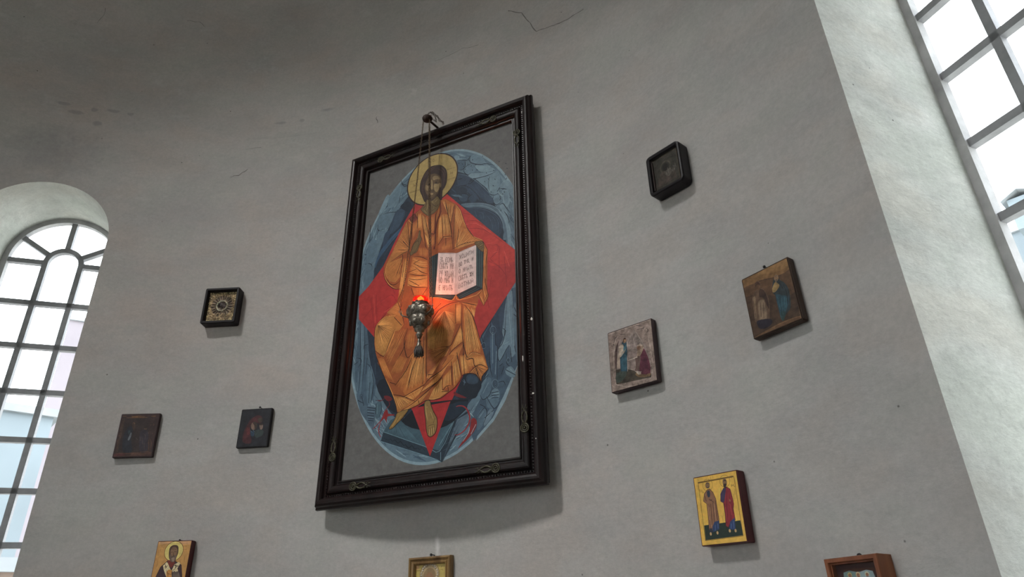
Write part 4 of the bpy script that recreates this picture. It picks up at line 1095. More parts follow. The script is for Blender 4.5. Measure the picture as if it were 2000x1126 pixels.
pt.lines('552,560 550,660|600,600 645,605|610,640 660,630|470,640 490,660', pc(164, 142, 102), .8)
pt.poly('470,760 500,800 545,830 600,800 640,740 630,800 580,850 540,870 490,840', pc(72, 54, 40), 2)
pt.poly('690,600 712,590 710,640 695,660', pc(120, 100, 70), 2)
# blessing hand
pt.use(*cA)
pt.poly('595,1010 625,950 690,860 715,740 738,728 742,830 760,880 720,990 690,1080 650,1126 585,1126 580,1060', SK, 2, LN, .8)
pt.lines('700,880 735,740|640,960 720,870|720,900 690,990|630,1000 660,930|610,1080 640,1000', SKD, .9); pt.lines('690,870 722,760|610,1050 640,980', SKL, .9)
pt.use(*cB)
pt.poly('775,150 800,60 880,0 890,60 840,180 760,260 730,230', SK, 2, LN, .7)
pt.lines('720,180 740,260 700,470', SKD, 1.4)
# book
TE = pc(52, 64, 70); TE2 = pc(82, 96, 100); TE3 = pc(36, 44, 52)
pt.poly('1085,295 1235,225 1200,955 1160,990 1080,985', TE); pt.poly('1080,985 1195,950 1548,955 1475,1055 1085,1002', TE3)
pt.lines('1120,280 1105,970|1160,258 1150,960|1190,240 1170,960', TE3, 1.2, False); pt.lines('1105,285 1090,975|1140,270 1128,970|1178,248 1160,955', TE2, .8, False)
pt.lines('1130,975 1500,1010|1180,965 1520,985', TE2, .7, False); pt.lines('1080,1004 1280,1015 1475,1058 1545,970', HL, .9, False)
pt.use(*C2)
pt.poly('1342,222 1400,268 1397,552 1342,528', TE); pt.poly('1195,600 1342,525 1397,550 1222,632 1205,610', TE3)
pt.lines('1355,240 1356,530|1370,250 1370,535|1385,260 1383,545', TE2, .7, False); pt.lines('1362,240 1363,530|1378,255 1376,540', TE3, 1.0, False)
pt.lines('1215,612 1350,545|1225,620 1370,550', TE2, .7, False); pt.lines('1196,600 1222,634 1400,553 1403,268', HL, .9, False)
pt.use(*cB)
PG = pc(196, 184, 180)
pt.poly('1240,214 1572,216 1548,957 1188,950', PG); pt.poly('1572,216 1912,68 1910,788 1548,957', pc(190, 178, 174))
pt.poly('1545,216 1572,216 1548,957 1520,956', pc(172, 158, 154)); pt.poly('1572,216 1600,205 1578,942 1548,957', pc(178, 165, 162))
pt.lines('1240,214 1572,216 1912,68', LN, .5, False)
INK = pc(58, 48, 42)
write(pt, 'ЗЪ  ЕСМЬ', '1268,385 1498,385 1498,295 1275,295', INK)
write(pt, 'СВѢТЪ  МИ', '1262,500 1512,500 1512,400 1266,400', INK)
write(pt, 'РУ  ХОДАЙ', '1255,640 1506,640 1506,530 1260,530', INK)
write(pt, 'ПО  МНѢ  И', '1250,750 1502,750 1502,650 1254,650', INK)
write(pt, 'Є  ИМАТЬ', '1248,880 1490,880 1494,785 1250,785', INK)
write(pt, 'ХОДИТИ', '1612,335 1860,228 1862,160 1612,255', INK)
write(pt, 'ВО  ТМѢ,  И', '1604,465 1858,350 1860,285 1606,385', INK)
write(pt, 'О  ИМАТЬ', '1602,585 1852,490 1855,420 1604,505', INK)
write(pt, 'СВѢТЪ  ЖИ', '1598,715 1858,618 1858,540 1600,628', INK)
write(pt, 'ВОТНЫЙ', '1596,850 1858,742 1858,670 1598,765', INK)
pt.lines('1320,402 1350,395|1300,532 1320,525|1420,645 1450,640|1700,290 1720,280|1680,615 1720,600', INK, .6, False)
# hand holding the book, cloth hanging from the wrist
pt.use(*C2)
pt.poly('1398,198 1432,262 1408,400 1412,500 1438,605 1402,682 1366,602 1392,560 1402,270', OL, 0, LN, .8)
pt.lines('1412,250 1400,400 1402,560 1420,620 1402,670|1420,280 1412,400|1380,610 1402,660', HL, .8); pt.lines('1402,300 1398,560 1405,640|1425,600 1404,672', LN, .8)
pt.poly('1335,205 1360,196 1392,198 1404,225 1400,275 1375,262 1348,232', SK, 2, LN, .7)
pt.lines('1345,222 1380,205|1352,235 1392,212|1360,248 1398,225|1370,260 1400,240', SKD, .9); pt.lines('1350,215 1370,206|1375,230 1392,222', SKL, .8)
# feet
pt.use(*cE)
pt.poly('605,160 735,115 700,180 655,240 600,290 548,345 515,362 502,345 560,255 585,200', pc(126, 98, 54), 2, pc(30, 20, 16), .9)
pt.lines('620,180 580,260 530,340|650,200 600,270', pc(160, 128, 74), 1.2); pt.lines('520,350 545,330|690,180 640,250', pc(70, 50, 30), 1.0)
pt.poly('932,40 965,10 1002,15 1015,70 1045,150 1082,215 1090,290 1075,390 1035,440 1000,455 972,430 955,350 950,250 935,150', pc(124, 98, 58), 2, pc(28, 18, 16), 1.1)
pt.lines('975,340 985,420|1005,340 1008,445|1030,325 1035,430|1055,310 1062,395|970,330 1010,310 1070,300|1065,220 1040,290', pc(64, 46, 30), .8)
pt.lines('950,60 955,160 975,260|975,90 960,92|1010,150 1040,230|992,360 995,430|1020,350 1022,430|1045,340 1046,410', pc(164, 134, 84), 1.3)
pt.build('painting', M['tempera'], big)
bm = bmesh.new(); bm_box(bm, x0, x1, y0, y1, .026, .0399)
finish('panel_board', bm, M['brown_wood'], big)

KP = 1.75; COOL = False
# ------------------------------------------------------------------ votive lamp hanging in front of the large icon
ph_ = R_(25.6); N_in = Vector((-math.sin(ph_), -math.cos(ph_), 0)); T_r = Vector((math.cos(ph_), -math.sin(ph_), 0))
def ray_plane(px, py, dist):
    """point on the line of sight at a given distance from the apse axis measured along the icon's normal."""
    d = Vector(px_ray(px, py)); o = Vector(CAM_LOC); t = (dist + o.dot(N_in)) / (-d.dot(N_in)); return o + d * t
LD = 2.795
body_c = ray_plane(820.5, 612, LD)
top_c = ray_plane(836.5, 231, LD); hub = Vector((body_c.x, body_c.y, top_c.z))
wall_anchor = ray_plane(862, 238, 2.992)
# bracket: rusted knob on an iron arm driven into the wall
hook = empty('wall_hook', loc=hub); tag(hook, 'rusted iron wall hook with round knob above the large black frame', 'hook')
def rel(p): return Vector(p) - hub
bm = bmesh.new()
wa = Vector((hub.x, hub.y, hub.z - .012)) - N_in * .19 + T_r * .012
bm_tube(bm, [rel(wa), rel(wa) + N_in * .08 + Vector((0, 0, .012)), N_in * -.03 + Vector((0, 0, .004)), Vector((0, 0, 0))], [.007, .006, .006, .006], 8)
finish('bracket_arm', bm, M['iron'], hook, True)
bm = bmesh.new(); bm_sphere(bm, (0, 0, 0), .026, 2, (1.05, 1.05, .78)); bm_sphere(bm, N_in * .016 + Vector((0, 0, -.01)), .014, 1)
finish('knob', bm, M['iron'], hook, True)
bm = bmesh.new(); bm_lathe(bm, [(.006, 0), (.020, .002), (.020, .006), (.007, .010)], 16)
bm.transform(Matrix.Translation(rel(wa) + N_in * .012) @ N_in.to_track_quat('Z', 'Y').to_matrix().to_4x4() @ Matrix.Translation((0, 0, -.012)))
finish('wall_plate', bm, M['iron'], hook, True)

lamp = empty('hanging_lamp', loc=body_c); tag(lamp, 'ornate silver hanging votive lamp burning red before the large icon', 'lamp')
S = 2.8e-4
def chain_bm(bm, pts, ll=.013, rad=.0012, wd=.0038, off=Vector((0, 0, 0))):
    """interlocking oval links along a polyline."""
    P = [Vector(p) for p in pts]; L = [0]
    for a, b in zip(P, P[1:]): L.append(L[-1] + (b - a).length)
    n = max(2, int(L[-1] / (ll * .78)))
    def at(d):
        for i in range(len(P) - 1):
            if d <= L[i + 1] or i == len(P) - 2:
                return P[i].lerp(P[i + 1], (d - L[i]) / max(L[i + 1] - L[i], 1e-9)), (P[i + 1] - P[i]).normalized()
    for k in range(n):
        c, t = at((k + .5) / n * L[-1])
        rf = Vector((0, 0, 1)) if abs(t.z) < .8 else T_r
        u = t.cross(rf).normalized(); v = t.cross(u).normalized()
        q = u if k % 2 else v
        ring = [c + t * (ll * .5 * math.cos(a)) + q * (wd * math.sin(a)) for a in [2 * PI * j / 8 for j in range(8)]]
        bm_tube(bm, ring, rad, 4, True)
up = Vector((0, 0, 1))
# pierced body: lobed bowl with a shoulder, neck, bulb and stem
bm = bmesh.new()
prof = [(.010, -.165), (.012, -.150), (.017, -.140), (.012, -.131), (.013, -.126), (.024, -.117), (.026, -.104), (.020, -.093), (.028, -.086), (.040, -.074), (.049, -.056), (.052, -.036),
        (.046, -.024), (.052, -.018), (.060, .000), (.064, .020), (.060, .034), (.048, .045), (.040, .052), (.036, .062), (.040, .068), (.037, .070), (.032, .060), (.034, .045), (.030, .020), (.010, .015)]
K = .92
bm_lathe(bm, [(r * K, z * K) for r, z in prof], 48, 6, .07, (-.08, .05))
bodyo = finish('lamp_body', bm, M['lamp_metal'], lamp, True)
# embossed ornament: leaf lobes round the bowl and beaded rims
for nm, z, rr, n, sz, sc in (('leaf_lobe', .006, .054, 6, .019, (.75, .45, 1.0)), ('leaf_lobe', -.058, .040, 6, .017, (.8, .45, 1.1)), ('shield', .030, .052, 6, .010, (1, .5, 1))):
    first = None
    for k in range(n):
        a = 2 * PI * k / n + (PI / 6 if nm == 'shield' else 0)
        if first is None:
            bm = bmesh.new(); bm_sphere(bm, (0, 0, 0), sz, 2, sc)
            for v in bm.verts: v.co += Vector((random.uniform(-1, 1), random.uniform(-1, 1), random.uniform(-1, 1))) * .0009
            first = finish(nm, bm, M['lamp_metal'], bodyo, True); o = first
        else:
            o = first.copy(); COL.objects.link(o); o.parent = bodyo
        o.location = (rr * math.cos(a), rr * math.sin(a), z); o.rotation_euler = (0, 0, a + PI / 2)
bm = bmesh.new()
for z, rr, n, s_ in ((-.022, .050, 36, .0032), (.062, .036, 28, .003), (-.084, .027, 20, .003)):
    for k in range(n):
        a = 2 * PI * k / n; bm_sphere(bm, (rr * math.cos(a), rr * math.sin(a), z), s_, 1)
o = finish('beaded_rim', bm, M['lamp_metal'], bodyo, True); o['kind'] = 'stuff'
# crown of leaves standing round the glass
first = None
for k in range(10):
    a = 2 * PI * k / 10
    if first is None:
        bm = bmesh.new()
        vs = [(-.008, 0, 0), (.008, 0, 0), (.010, .002, .010), (.005, .004, .017), (0, .006, .023), (-.005, .004, .017), (-.010, .002, .010)]
        vs = [(x, y * .8, z * .45) for x, y, z in vs]
        f = bm.faces.new([bm.verts.new(v) for v in vs]); g_ = bmesh.ops.extrude_face_region(bm, geom=[f])
        for v in g_['geom']:
            if isinstance(v, bmesh.types.BMVert): v.co.y -= .0015
        bmesh.ops.recalc_face_normals(bm, faces=bm.faces)
        first = finish('crown_leaf', bm, M['lamp_metal'], bodyo); o = first
    else:
        o = first.copy(); COL.objects.link(o); o.parent = bodyo
    o.location = (.0355 * math.cos(a), .0355 * math.sin(a), .056); o.rotation_euler = (0, 0, a - PI / 2)
bm = bmesh.new(); bm_lathe(bm, [(.018, .030), (.028, .05), (.033, .076), (.034, .090), (.0335, .096), (.032, .090), (.030, .076), (.024, .05), (.015, .034)], 24)
cup = finish('ruby_glass_cup', bm, M['ruby'], lamp, True); cup['label'] = 'ruby red glass cup'
bm = bmesh.new(); bm_lathe(bm, [(.001, .084), (.010, .087), (.016, .093), (.012, .100), (.006, .106), (.0008, .112)], 12)
finish('flame', bm, M['flame'], lamp, True)
pl = bpy.data.lights.new('flame_light', 'POINT'); pl.energy = .95; pl.color = (1.0, .16, .035); pl.shadow_soft_size = .008
po = bpy.data.objects.new('flame_light', pl); COL.objects.link(po); po.location = body_c + Vector((0, 0, .090)) + N_in * -.004
# three bent arms with rings that take the chains
arms = []
for k, a in enumerate((150, 20, 268)):
    base = math.atan2(T_r.y, T_r.x) + R_(a) * -1
    d = Vector((math.cos(base), math.sin(base), 0)); arms.append(d)
    bm = bmesh.new()
    bm_tube(bm, [d * .044 + up * -.030, d * .060 + up * -.020, d * .074 + up * -.016, d * .084 + up * -.006, d * .088 + up * .006], [.0045, .0042, .004, .0036, .003], 6)
    bm_tube(bm, [d * .088 + up * .012 + (d * math.cos(t) + up * math.sin(t)) * .006 for t in [2 * PI * i / 10 for i in range(10)]], .0018, 5, True)
    finish('arm', bm, M['lamp_metal'], lamp, True)
for k, d in enumerate(arms):
    s0 = d * .088 + up * .014; e0 = (hub - body_c) + d * .020 + up * -.018
    s1 = s0.lerp(e0, .5) + d * -.004
    bm = bmesh.new(); chain_bm(bm, [s0, s0.lerp(e0, .3) + d * -.005, s0.lerp(e0, .65) + d * -.005, e0])
    finish('chain', bm, M['chain_metal'], lamp)
# spare length of chain looped over the knob and back to the frame top
h = hub - body_c
bm = bmesh.new()
chain_bm(bm, [h + T_r * -.012 + up * .022, h + T_r * .012 + up * .034, h + T_r * .032 + up * .030, h + T_r * .046 + up * .012 - N_in * .02, h + T_r * .060 + up * -.010 - N_in * .04, h + T_r * .070 + up * -.022 - N_in * .05])
chain_bm(bm, [h + T_r * .000 + up * .024, h + T_r * .022 + up * .012, h + T_r * .030 + up * -.014, h + T_r * .042 + up * -.022 - N_in * .02, h + T_r * .036 + up * .014 - N_in * .02, h + T_r * .018 + up * .038])
chain_bm(bm, [h + T_r * .046 + up * .018 - N_in * .02, h + T_r * .056 + up * -.016 - N_in * .03, h + T_r * .070 + up * -.018 - N_in * .04, h + T_r * .066 + up * -.030 - N_in * .05])
finish('loose_chain', bm, M['iron'], lamp)
# stem and tassel hanging below
bm = bmesh.new()
zz = -.165 * K
bm_lathe(bm, [(.006, zz + .012), (.005, zz - .012), (.009, zz - .018), (.006, zz - .024), (.010, zz - .032), (.008, zz - .040), (.012, zz - .046), (.015, zz - .052), (.013, zz - .056)], 16)
finish('stem', bm, M['lamp_metal'], lamp, True)
bm = bmesh.new()
for k in range(54):
    a = k * 2.399; rr = .019 * math.sqrt((k + .5) / 54); x, y = rr * math.cos(a), rr * math.sin(a); l = random.uniform(.044, .060)
    bm_tube(bm, [(x * .8, y * .8, zz - .054), (x * 1.1, y * 1.1, zz - .054 - l * .5), (x * 1.12 + random.uniform(-.002, .002), y * 1.12, zz - .054 - l)], [.0022, .0026, .0014], 5)
o = finish('tassel', bm, M['tassel'], lamp, True)

for o in lamp.children:
    if not o.name.split('.')[0] in ('chain', 'loose_chain'): o.scale.z = .78
# ------------------------------------------------------------------ the small icons
POSE = dict(
 I1=dict(phi=1.39, lean=-0.04, roll=0.35, w=0.1821, h=0.2030, c=(0.1005, 2.9400, 3.1363), t=0.055),
 I2=dict(phi=48.77, lean=-0.83, roll=-0.08, w=0.1616, h=0.1885, c=(2.2255, 1.9221, 3.1700), t=0.055),
 I3=dict(phi=54.89, lean=-0.76, roll=0.96, w=0.1790, h=0.2156, c=(2.4310, 1.6979, 2.4952), t=0.03),
 I4=dict(phi=-4.08, lean=0.04, roll=0.68, w=0.1829, h=0.2119, c=(-0.2005, 2.9698, 2.4689), t=0.02),
 I5=dict(phi=6.85, lean=0.06, roll=-0.47, w=0.1554, h=0.1872, c=(0.3681, 2.9541, 2.4835), t=0.02),
 I6=dict(phi=1.26, lean=-0.25, roll=-0.33, w=0.1544, h=0.1991, c=(0.0866, 2.9554, 1.8828), t=0.04),
 I7=dict(phi=24.64, lean=-0.31, roll=0.22, w=0.1977, h=0.2450, c=(1.2548, 2.6874, 1.7382), t=0.03),
 I8=dict(phi=43.74, lean=-1.19, roll=-0.95, w=0.2036, h=0.2423, c=(2.0576, 2.1360, 2.4832), t=0.028),
 I9=dict(phi=48.64, lean=-0.47, roll=-0.79, w=0.1603, h=0.2068, c=(2.2348, 1.9351, 1.9047), t=0.04),
 I10=dict(phi=55.87, lean=-1.2, roll=0.82, w=0.1443, h=0.1750, c=(2.4472, 1.6106, 1.6466), t=0.065))
def icon_root(key, name, label, cat='icon'):
    q = POSE[key]; m = hang(q['phi'], q['lean'], q['roll'], q['c'])
    n = m.to_3x3() @ Vector((0, 0, 1)); base = Matrix.Translation(-n * q['t']) @ m
    o = empty(name, base); tag(o, label, cat, 'icons hung on the apse wall')
    return o, base, q['w'], q['h'], q['t']
def slab(parent, w, h, t, mat, name='board', bev=.0025, z0=0.0, rnd=0.0):
    bm = bmesh.new()
    if rnd:
        pts = []
        for sx, sy, a0 in ((1, 1, 0), (-1, 1, 90), (-1, -1, 180), (1, -1, 270)):
            for k in range(5):
                a = R_(a0 + 22.5 * k); pts.append((sx * (w / 2 - rnd) + rnd * math.cos(a), sy * (h / 2 - rnd) + rnd * math.sin(a), z0))
        f = bm.faces.new([bm.verts.new(p) for p in pts]); g_ = bmesh.ops.extrude_face_region(bm, geom=[f])
        for v in g_['geom']:
            if isinstance(v, bmesh.types.BMVert): v.co.z = t
        bmesh.ops.recalc_face_normals(bm, faces=bm.faces)
    else:
        bm_box(bm, -w / 2, w / 2, -h / 2, h / 2, z0, t)
        if bev: bm_bevel(bm, bev)
    return finish(name, bm, mat, parent)
def nail(pos_m, label, ring=False, s=1.0):
    o = empty('nail', pos_m); tag(o, label, 'nail', 'nails above the icons')
    bm = bmesh.new(); bm_lathe(bm, [(.0018 * s, -.02), (.0018 * s, .010), (.0048 * s, .011), (.0048 * s, .013), (.002 * s, .0145)], 10)
    bm.transform(Matrix.Translation((0, 0, .012)))
    finish('shank', bm, M['steel'], o, True)
    if ring:
        bm = bmesh.new(); bm_tube(bm, [(.008 * math.cos(a), .008 * math.sin(a) - .007, .010) for a in [2 * PI * i / 12 for i in range(12)]], .0016, 6, True)
        finish('hanging_ring', bm, M['steel'], o, True)
def above(base, x, y): return base @ Matrix.Translation((x, y, 0))
def frame_ring(parent, w, h, prof, mat, name='frame', rnd=0.0, smooth=False):
    """picture frame swept round; rounded corners when rnd is given."""
    if not rnd:
        return finish(name, moulding(prof, w / 2, h / 2), mat, parent, smooth)
    bm = bmesh.new(); L = []
    for sx, sy, a0 in ((1, 1, 0), (-1, 1, 90), (-1, -1, 180), (1, -1, 270)):
        for k in range(6):
            a = R_(a0 + 18 * k); row = []
            for d, z in prof:
                r = max(rnd - d, .002); cx, cy = sx * (w / 2 - d - r), sy * (h / 2 - d - r)
                row.append(bm.verts.new((cx + r * math.cos(a), cy + r * math.sin(a), z)))
            L.append(row)
    n = len(prof)
    for i in range(len(L)):
        A, B = L[i], L[(i + 1) % len(L)]
        for k in range(n): bm.faces.new((A[k], B[k], B[(k + 1) % n], A[(k + 1) % n]))
    bmesh.ops.recalc_face_normals(bm, faces=bm.faces)
    return finish(name, bm, mat, parent, smooth)
def pane(parent, w, h, z):
    bm = bmesh.new(); bm_box(bm, -w / 2, w / 2, -h / 2, h / 2, z, z + .002)
    bmesh.ops.recalc_face_normals(bm, faces=bm.faces)
    return finish('glass', bm, M['case_glass'], parent)
def pn(base, z, w, h): return Panel(base, z, (-w / 2, w / 2, -h / 2, h / 2))
def full(p, col): x0, x1, y0, y1 = p.clip; p.fill([(x0, y0), (x1, y0), (x1, y1), (x0, y1)], col)
def box_border(p, d, wd, col):
    x0, x1, y0, y1 = p.clip; q = [Vector(v) for v in ((x0 + d, y0 + d), (x1 - d, y0 + d), (x1 - d, y1 - d), (x0 + d, y1 - d), (x0 + d, y0 + d))]
    p.stroke(q, wd, col, None, False)
def relief(parent, name, w, h, z, mat, n, rr, colfn):
    """embossed metal sheet: grid displaced by chased ornament."""
    bm = bmesh.new(); nx, ny = 44, int(44 * h / w); g = []
    cols = bm.verts.layers.float_color.new('pigment')
    for j in range(ny + 1):
        row = []
        for i in range(nx + 1):
            x, y = (i / nx - .5) * w, (j / ny - .5) * h
            dz, c = colfn(x / w * 2, y / h * 2)
            v = bm.verts.new((x, y, z + dz)); v[cols] = c; row.append(v)
        g.append(row)
    for j in range(ny):
        for i in range(nx): bm.faces.new((g[j][i], g[j][i + 1], g[j + 1][i + 1], g[j + 1][i]))
    return finish(name, bm, mat, parent, True)

# --- dark case with a rich embossed cover, upper left
o, B, w, h, t = icon_root('I1', 'icon_case', 'small black glazed icon case with glittering gilt embossed cover, upper left', 'icon')
frame_ring(o, w, h, [(0, 0), (0, .050), (.003, .055), (.012, .055), (.015, .051), (.018, .030), (.018, 0)], M['ebony'], 'case_frame', .010)
slab(o, w - .03, h - .03, .012, M['ebony'], 'back_board', 0, .001)
rng_ = random.Random(3)
spk = [[rng_.random() for _ in range(60)] for _ in range(80)]
def gilt(x, y):
    r = math.hypot(x + .0, (y - .05) * 1.1); a = math.atan2(y - .05, x)
    e = max(abs(x), abs(y)); k = spk[int((y + 1) * 38)][int((x + 1) * 28)]
    dz = 0; c = pc(92, 75, 62)
    if .42 < r < .78: s_ = math.cos(a * 22) ; dz = .0015 * s_; c = pc(113, 94, 78) if s_ > 0 else pc(59, 48, 44)
    if .34 < r <= .42: dz = .004; c = pc(224, 197, 169) if k > .35 else pc(129, 110, 89)
    if r <= .34:
        c = pc(68, 52, 49); dz = .001
        for fx, fy, fr in ((-.12, .12, .14), (.14, .0, .11)):
            if math.hypot(x - fx, y - fy) < fr: c = pc(51, 39, 39); dz = .003
        if y < -.08: c = pc(141, 119, 103) if k > .5 else pc(75, 61, 54)
    if r > .78: dz = .003 * k; c = pc(99, 80, 60) if k < .6 else pc(165, 140, 105)
    if r > .42 and y < -.45 and k > .5: c = pc(148, 126, 97); dz = .004 * k
    if e > .86 and k > .4: c = pc(198, 170, 126) if k > .75 else pc(129, 107, 78); dz = .004 * k
    return dz, c
relief(o, 'embossed_cover', w - .038, h - .038, .032, M['inset'], 0, 0, gilt)
pane(o, w - .037, h - .037, .043)
# --- dark rounded case, upper right
o, B, w, h, t = icon_root('I2', 'icon_case', 'small dark rounded icon case under glass hung high on the right', 'icon')
frame_ring(o, w, h, [(0, 0), (0, .048), (.003, .054), (.009, .055), (.015, .052), (.018, .042), (.018, 0)], M['ebony'], 'case_frame', .02)
slab(o, w - .036, h - .036, .012, M['brown_wood'], 'back_board', 0, .001)
slab(o, w - .036, h - .036, .0398, M['brown_wood'], 'picture_board', 0, .0125)
p = pn(B, .040, w - .036, h - .036); full(p, pc(58, 54, 50))
x0, x1, y0, y1 = p.clip
box_border(p, .006, .004, pc(86, 76, 62)); box_border(p, .016, .002, pc(40, 36, 34))
p.fill(ellipse(-.002, .016, .026, .028, 30), pc(76, 70, 62)); p.fill(ellipse(-.002, .016, .020, .022, 30), pc(50, 46, 44))
p.fill([(-.045, -.06), (-.04, -.02), (-.02, .0), (.01, .002), (.035, -.012), (.045, -.06)], pc(70, 60, 56)); p.fill(ellipse(-.002, .014, .013, .017, 20), pc(34, 30, 30))
p.fill([(-.01, -.005), (.018, .0), (.03, -.02), (.01, -.035), (-.008, -.02)], pc(96, 90, 84))
z_ = p.lay()
for k in range(26):
    q = Vector((random.uniform(.0, .048), random.uniform(-.03, .0))); p.stroke([q, q + Vector((random.uniform(-.003, .003), random.uniform(.006, .016)))], .0016, pc(120, 114, 108), z_)
for k in range(30):
    q = Vector((random.uniform(-.05, .05), random.uniform(-.062, .0))); p.stroke([q, q + Vector((random.uniform(-.006, .006), random.uniform(.004, .014)))], .0018, random.choice([pc(84, 74, 66), pc(40, 36, 36)]), z_)
p.build('painting', M['silver_cover'], o)
bm = bmesh.new(); bm_box(bm, -w / 2 + .020, -w / 2 + .025, -h / 2 + .024, h / 2 - .030, .041, .0465); finish('side_slip', bm, M['purple_wood'], o)
pane(o, w - .037, h - .037, .047)
# --- two saints, browned oil panel
o, B, w, h, t = icon_root('I3', 'panel_icon', 'brown varnished panel icon of two figures, one in blue, beside the right window', 'icon')
slab(o, w, h, t, M['brown_wood'], 'board', .003)
p = pn(B, t + .0002, w - .010, h - .010); p.use(1430, 480, .1776)
full(p, pc(64, 48, 37))
for pts, c_ in (('110,375 610,120 640,240 500,330 300,380 130,470', pc(112, 84, 54)), ('280,300 600,140 620,220 420,300', pc(124, 94, 60)), ('120,470 300,390 520,330 650,260 700,480 560,560 300,520 140,560', pc(82, 61, 44)), ('240,1010 520,850 770,760 790,810 500,930 250,1030', pc(104, 78, 54)), ('480,880 700,790 740,800 520,900', pc(84, 62, 44))):
    p.poly(pts, c_, 3)
p.poly('250,420 275,385 305,400 312,450 350,480 395,560 415,680 410,800 380,815 290,830 250,830 240,720 218,600 235,520 270,470', pc(86, 68, 54), 3)
p.poly('285,620 330,590 365,620 385,800 330,810 300,800', pc(112, 95, 78), 3); p.poly('225,580 255,560 260,700 275,800 250,800 240,690', pc(112, 94, 74), 3)
p.poly('300,480 350,490 390,580 405,690 375,640 340,570 300,560', pc(58, 42, 36), 3); p.poly('250,430 262,400 290,395 305,430 300,460 270,465', pc(64, 44, 36), 3); p.fill(ellipse(*p.uv(285, 455), .008, .010, 16), pc(92, 68, 50))
p.poly('280,820 420,800 440,850 380,900 310,910 280,870', pc(36, 33, 42), 3)
p.lines('310,620 320,780|345,620 350,790|295,560 300,600|230,600 262,780|350,560 372,680', pc(70, 54, 44), .9)
p.poly('455,360 480,315 510,330 520,370 570,400 620,470 640,580 640,680 600,740 560,810 540,760 510,690 480,560 440,490', pc(44, 52, 56), 3)
p.poly('480,540 540,540 620,560 615,650 590,720 570,810 540,800 510,690', pc(40, 66, 76), 3); p.poly('535,730 580,720 572,810 545,812', pc(40, 64, 64), 3)
p.poly('440,470 470,400 500,410 520,440 480,500 450,510', pc(136, 112, 74), 3); p.fill(ellipse(*p.uv(485, 350), .008, .011, 16), pc(140, 110, 82)); p.poly('462,345 485,318 508,340 500,330 475,335', pc(96, 84, 72), 2); p.poly('470,370 495,365 490,395 475,395', pc(104, 90, 76), 2)
p.lines('500,560 530,700|540,550 560,760|580,560 570,700|600,570 590,680', pc(58, 88, 98), .8); p.lines('560,420 600,520 610,640|520,400 560,470', pc(30, 36, 40), 1.0)
z_ = p.lay()
for q in ('618,130 640,240', '655,320 680,430', '690,470 720,610', '725,620 760,790', '700,830 560,890', '400,950 330,985'):
    p.line(q, pc(128, 104, 80), .9, 0, True, z_)
p.build('painting', M['old_oil'], o)
nail(above(B, .0, h / 2 + .008), 'thin nail above the brown panel icon of two figures')
# --- dark red board with two faint figures, far left
o, B, w, h, t = icon_root('I4', 'panel_icon', 'dark reddish brown panel icon with worn gilt border, farthest left of the square icons', 'icon')
slab(o, w, h, t, M['purple_wood'], 'board', .002)
p = pn(B, t + .0002, w - .012, h - .010); p.use(205, 790, .10656); full(p, pc(52, 36, 34))
for pts, c_ in (('370,240 880,215 800,860 210,875', pc(44, 34, 33)), ('320,260 370,245 240,860 190,870', pc(60, 44, 38)), ('830,230 930,220 840,850 780,850', pc(50, 36, 34)), ('190,890 880,860 870,930 170,950', pc(66, 44, 38)), ('170,900 380,885 370,930 160,945', pc(72, 38, 38))):
    p.poly(pts, c_)
p.poly('400,440 450,390 490,400 510,480 480,640 490,860 330,860 330,600', pc(32, 34, 42), 3); p.poly('470,510 490,520 470,600 440,650 415,640 440,580', pc(98, 102, 108), 2); p.poly('430,470 470,470 450,540 430,540', pc(46, 58, 64), 2)
p.fill(ellipse(*p.uv(525, 350), .007, .008, 14), pc(90, 66, 52)); p.fill(ellipse(*p.uv(745, 430), .007, .009, 14), pc(86, 66, 54)); p.fill(ellipse(*p.uv(745, 405), .009, .007, 14), pc(40, 30, 28))
p.poly('640,520 720,450 790,500 790,640 770,840 640,850', pc(46, 40, 48), 3); p.lines('700,520 740,560 730,640|680,600 690,720|560,600 600,640|640,580 650,660|720,700 720,820', pc(76, 64, 64), 1.0)
p.poly('500,320 560,380 540,480 505,420', pc(62, 46, 40), 2)
p.lines('480,214 560,212 640,208 740,210|390,240 560,236 690,232 780,230|330,210 400,206|850,212 930,205|500,222 600,220', pc(132, 94, 54), .8)
p.lines('200,890 480,885 760,880|640,862 800,850|480,905 760,900|820,620 850,700 830,840|800,640 800,820|240,640 220,800', pc(98, 68, 52), .7)
z_ = p.lay()
for k in range(40):
    x = random.choice([random.uniform(240, 350), random.uniform(830, 920)]); y = random.uniform(220, 860)
    q = p.uv(x - (y - 200) * .17 + 20, y); p.stroke([q, q + Vector((random.uniform(-.004, .004), .004))], .003, random.choice([pc(92, 66, 58), pc(70, 50, 44), pc(36, 26, 26)]), z_)
p.build('painting', M['old_oil'], o)
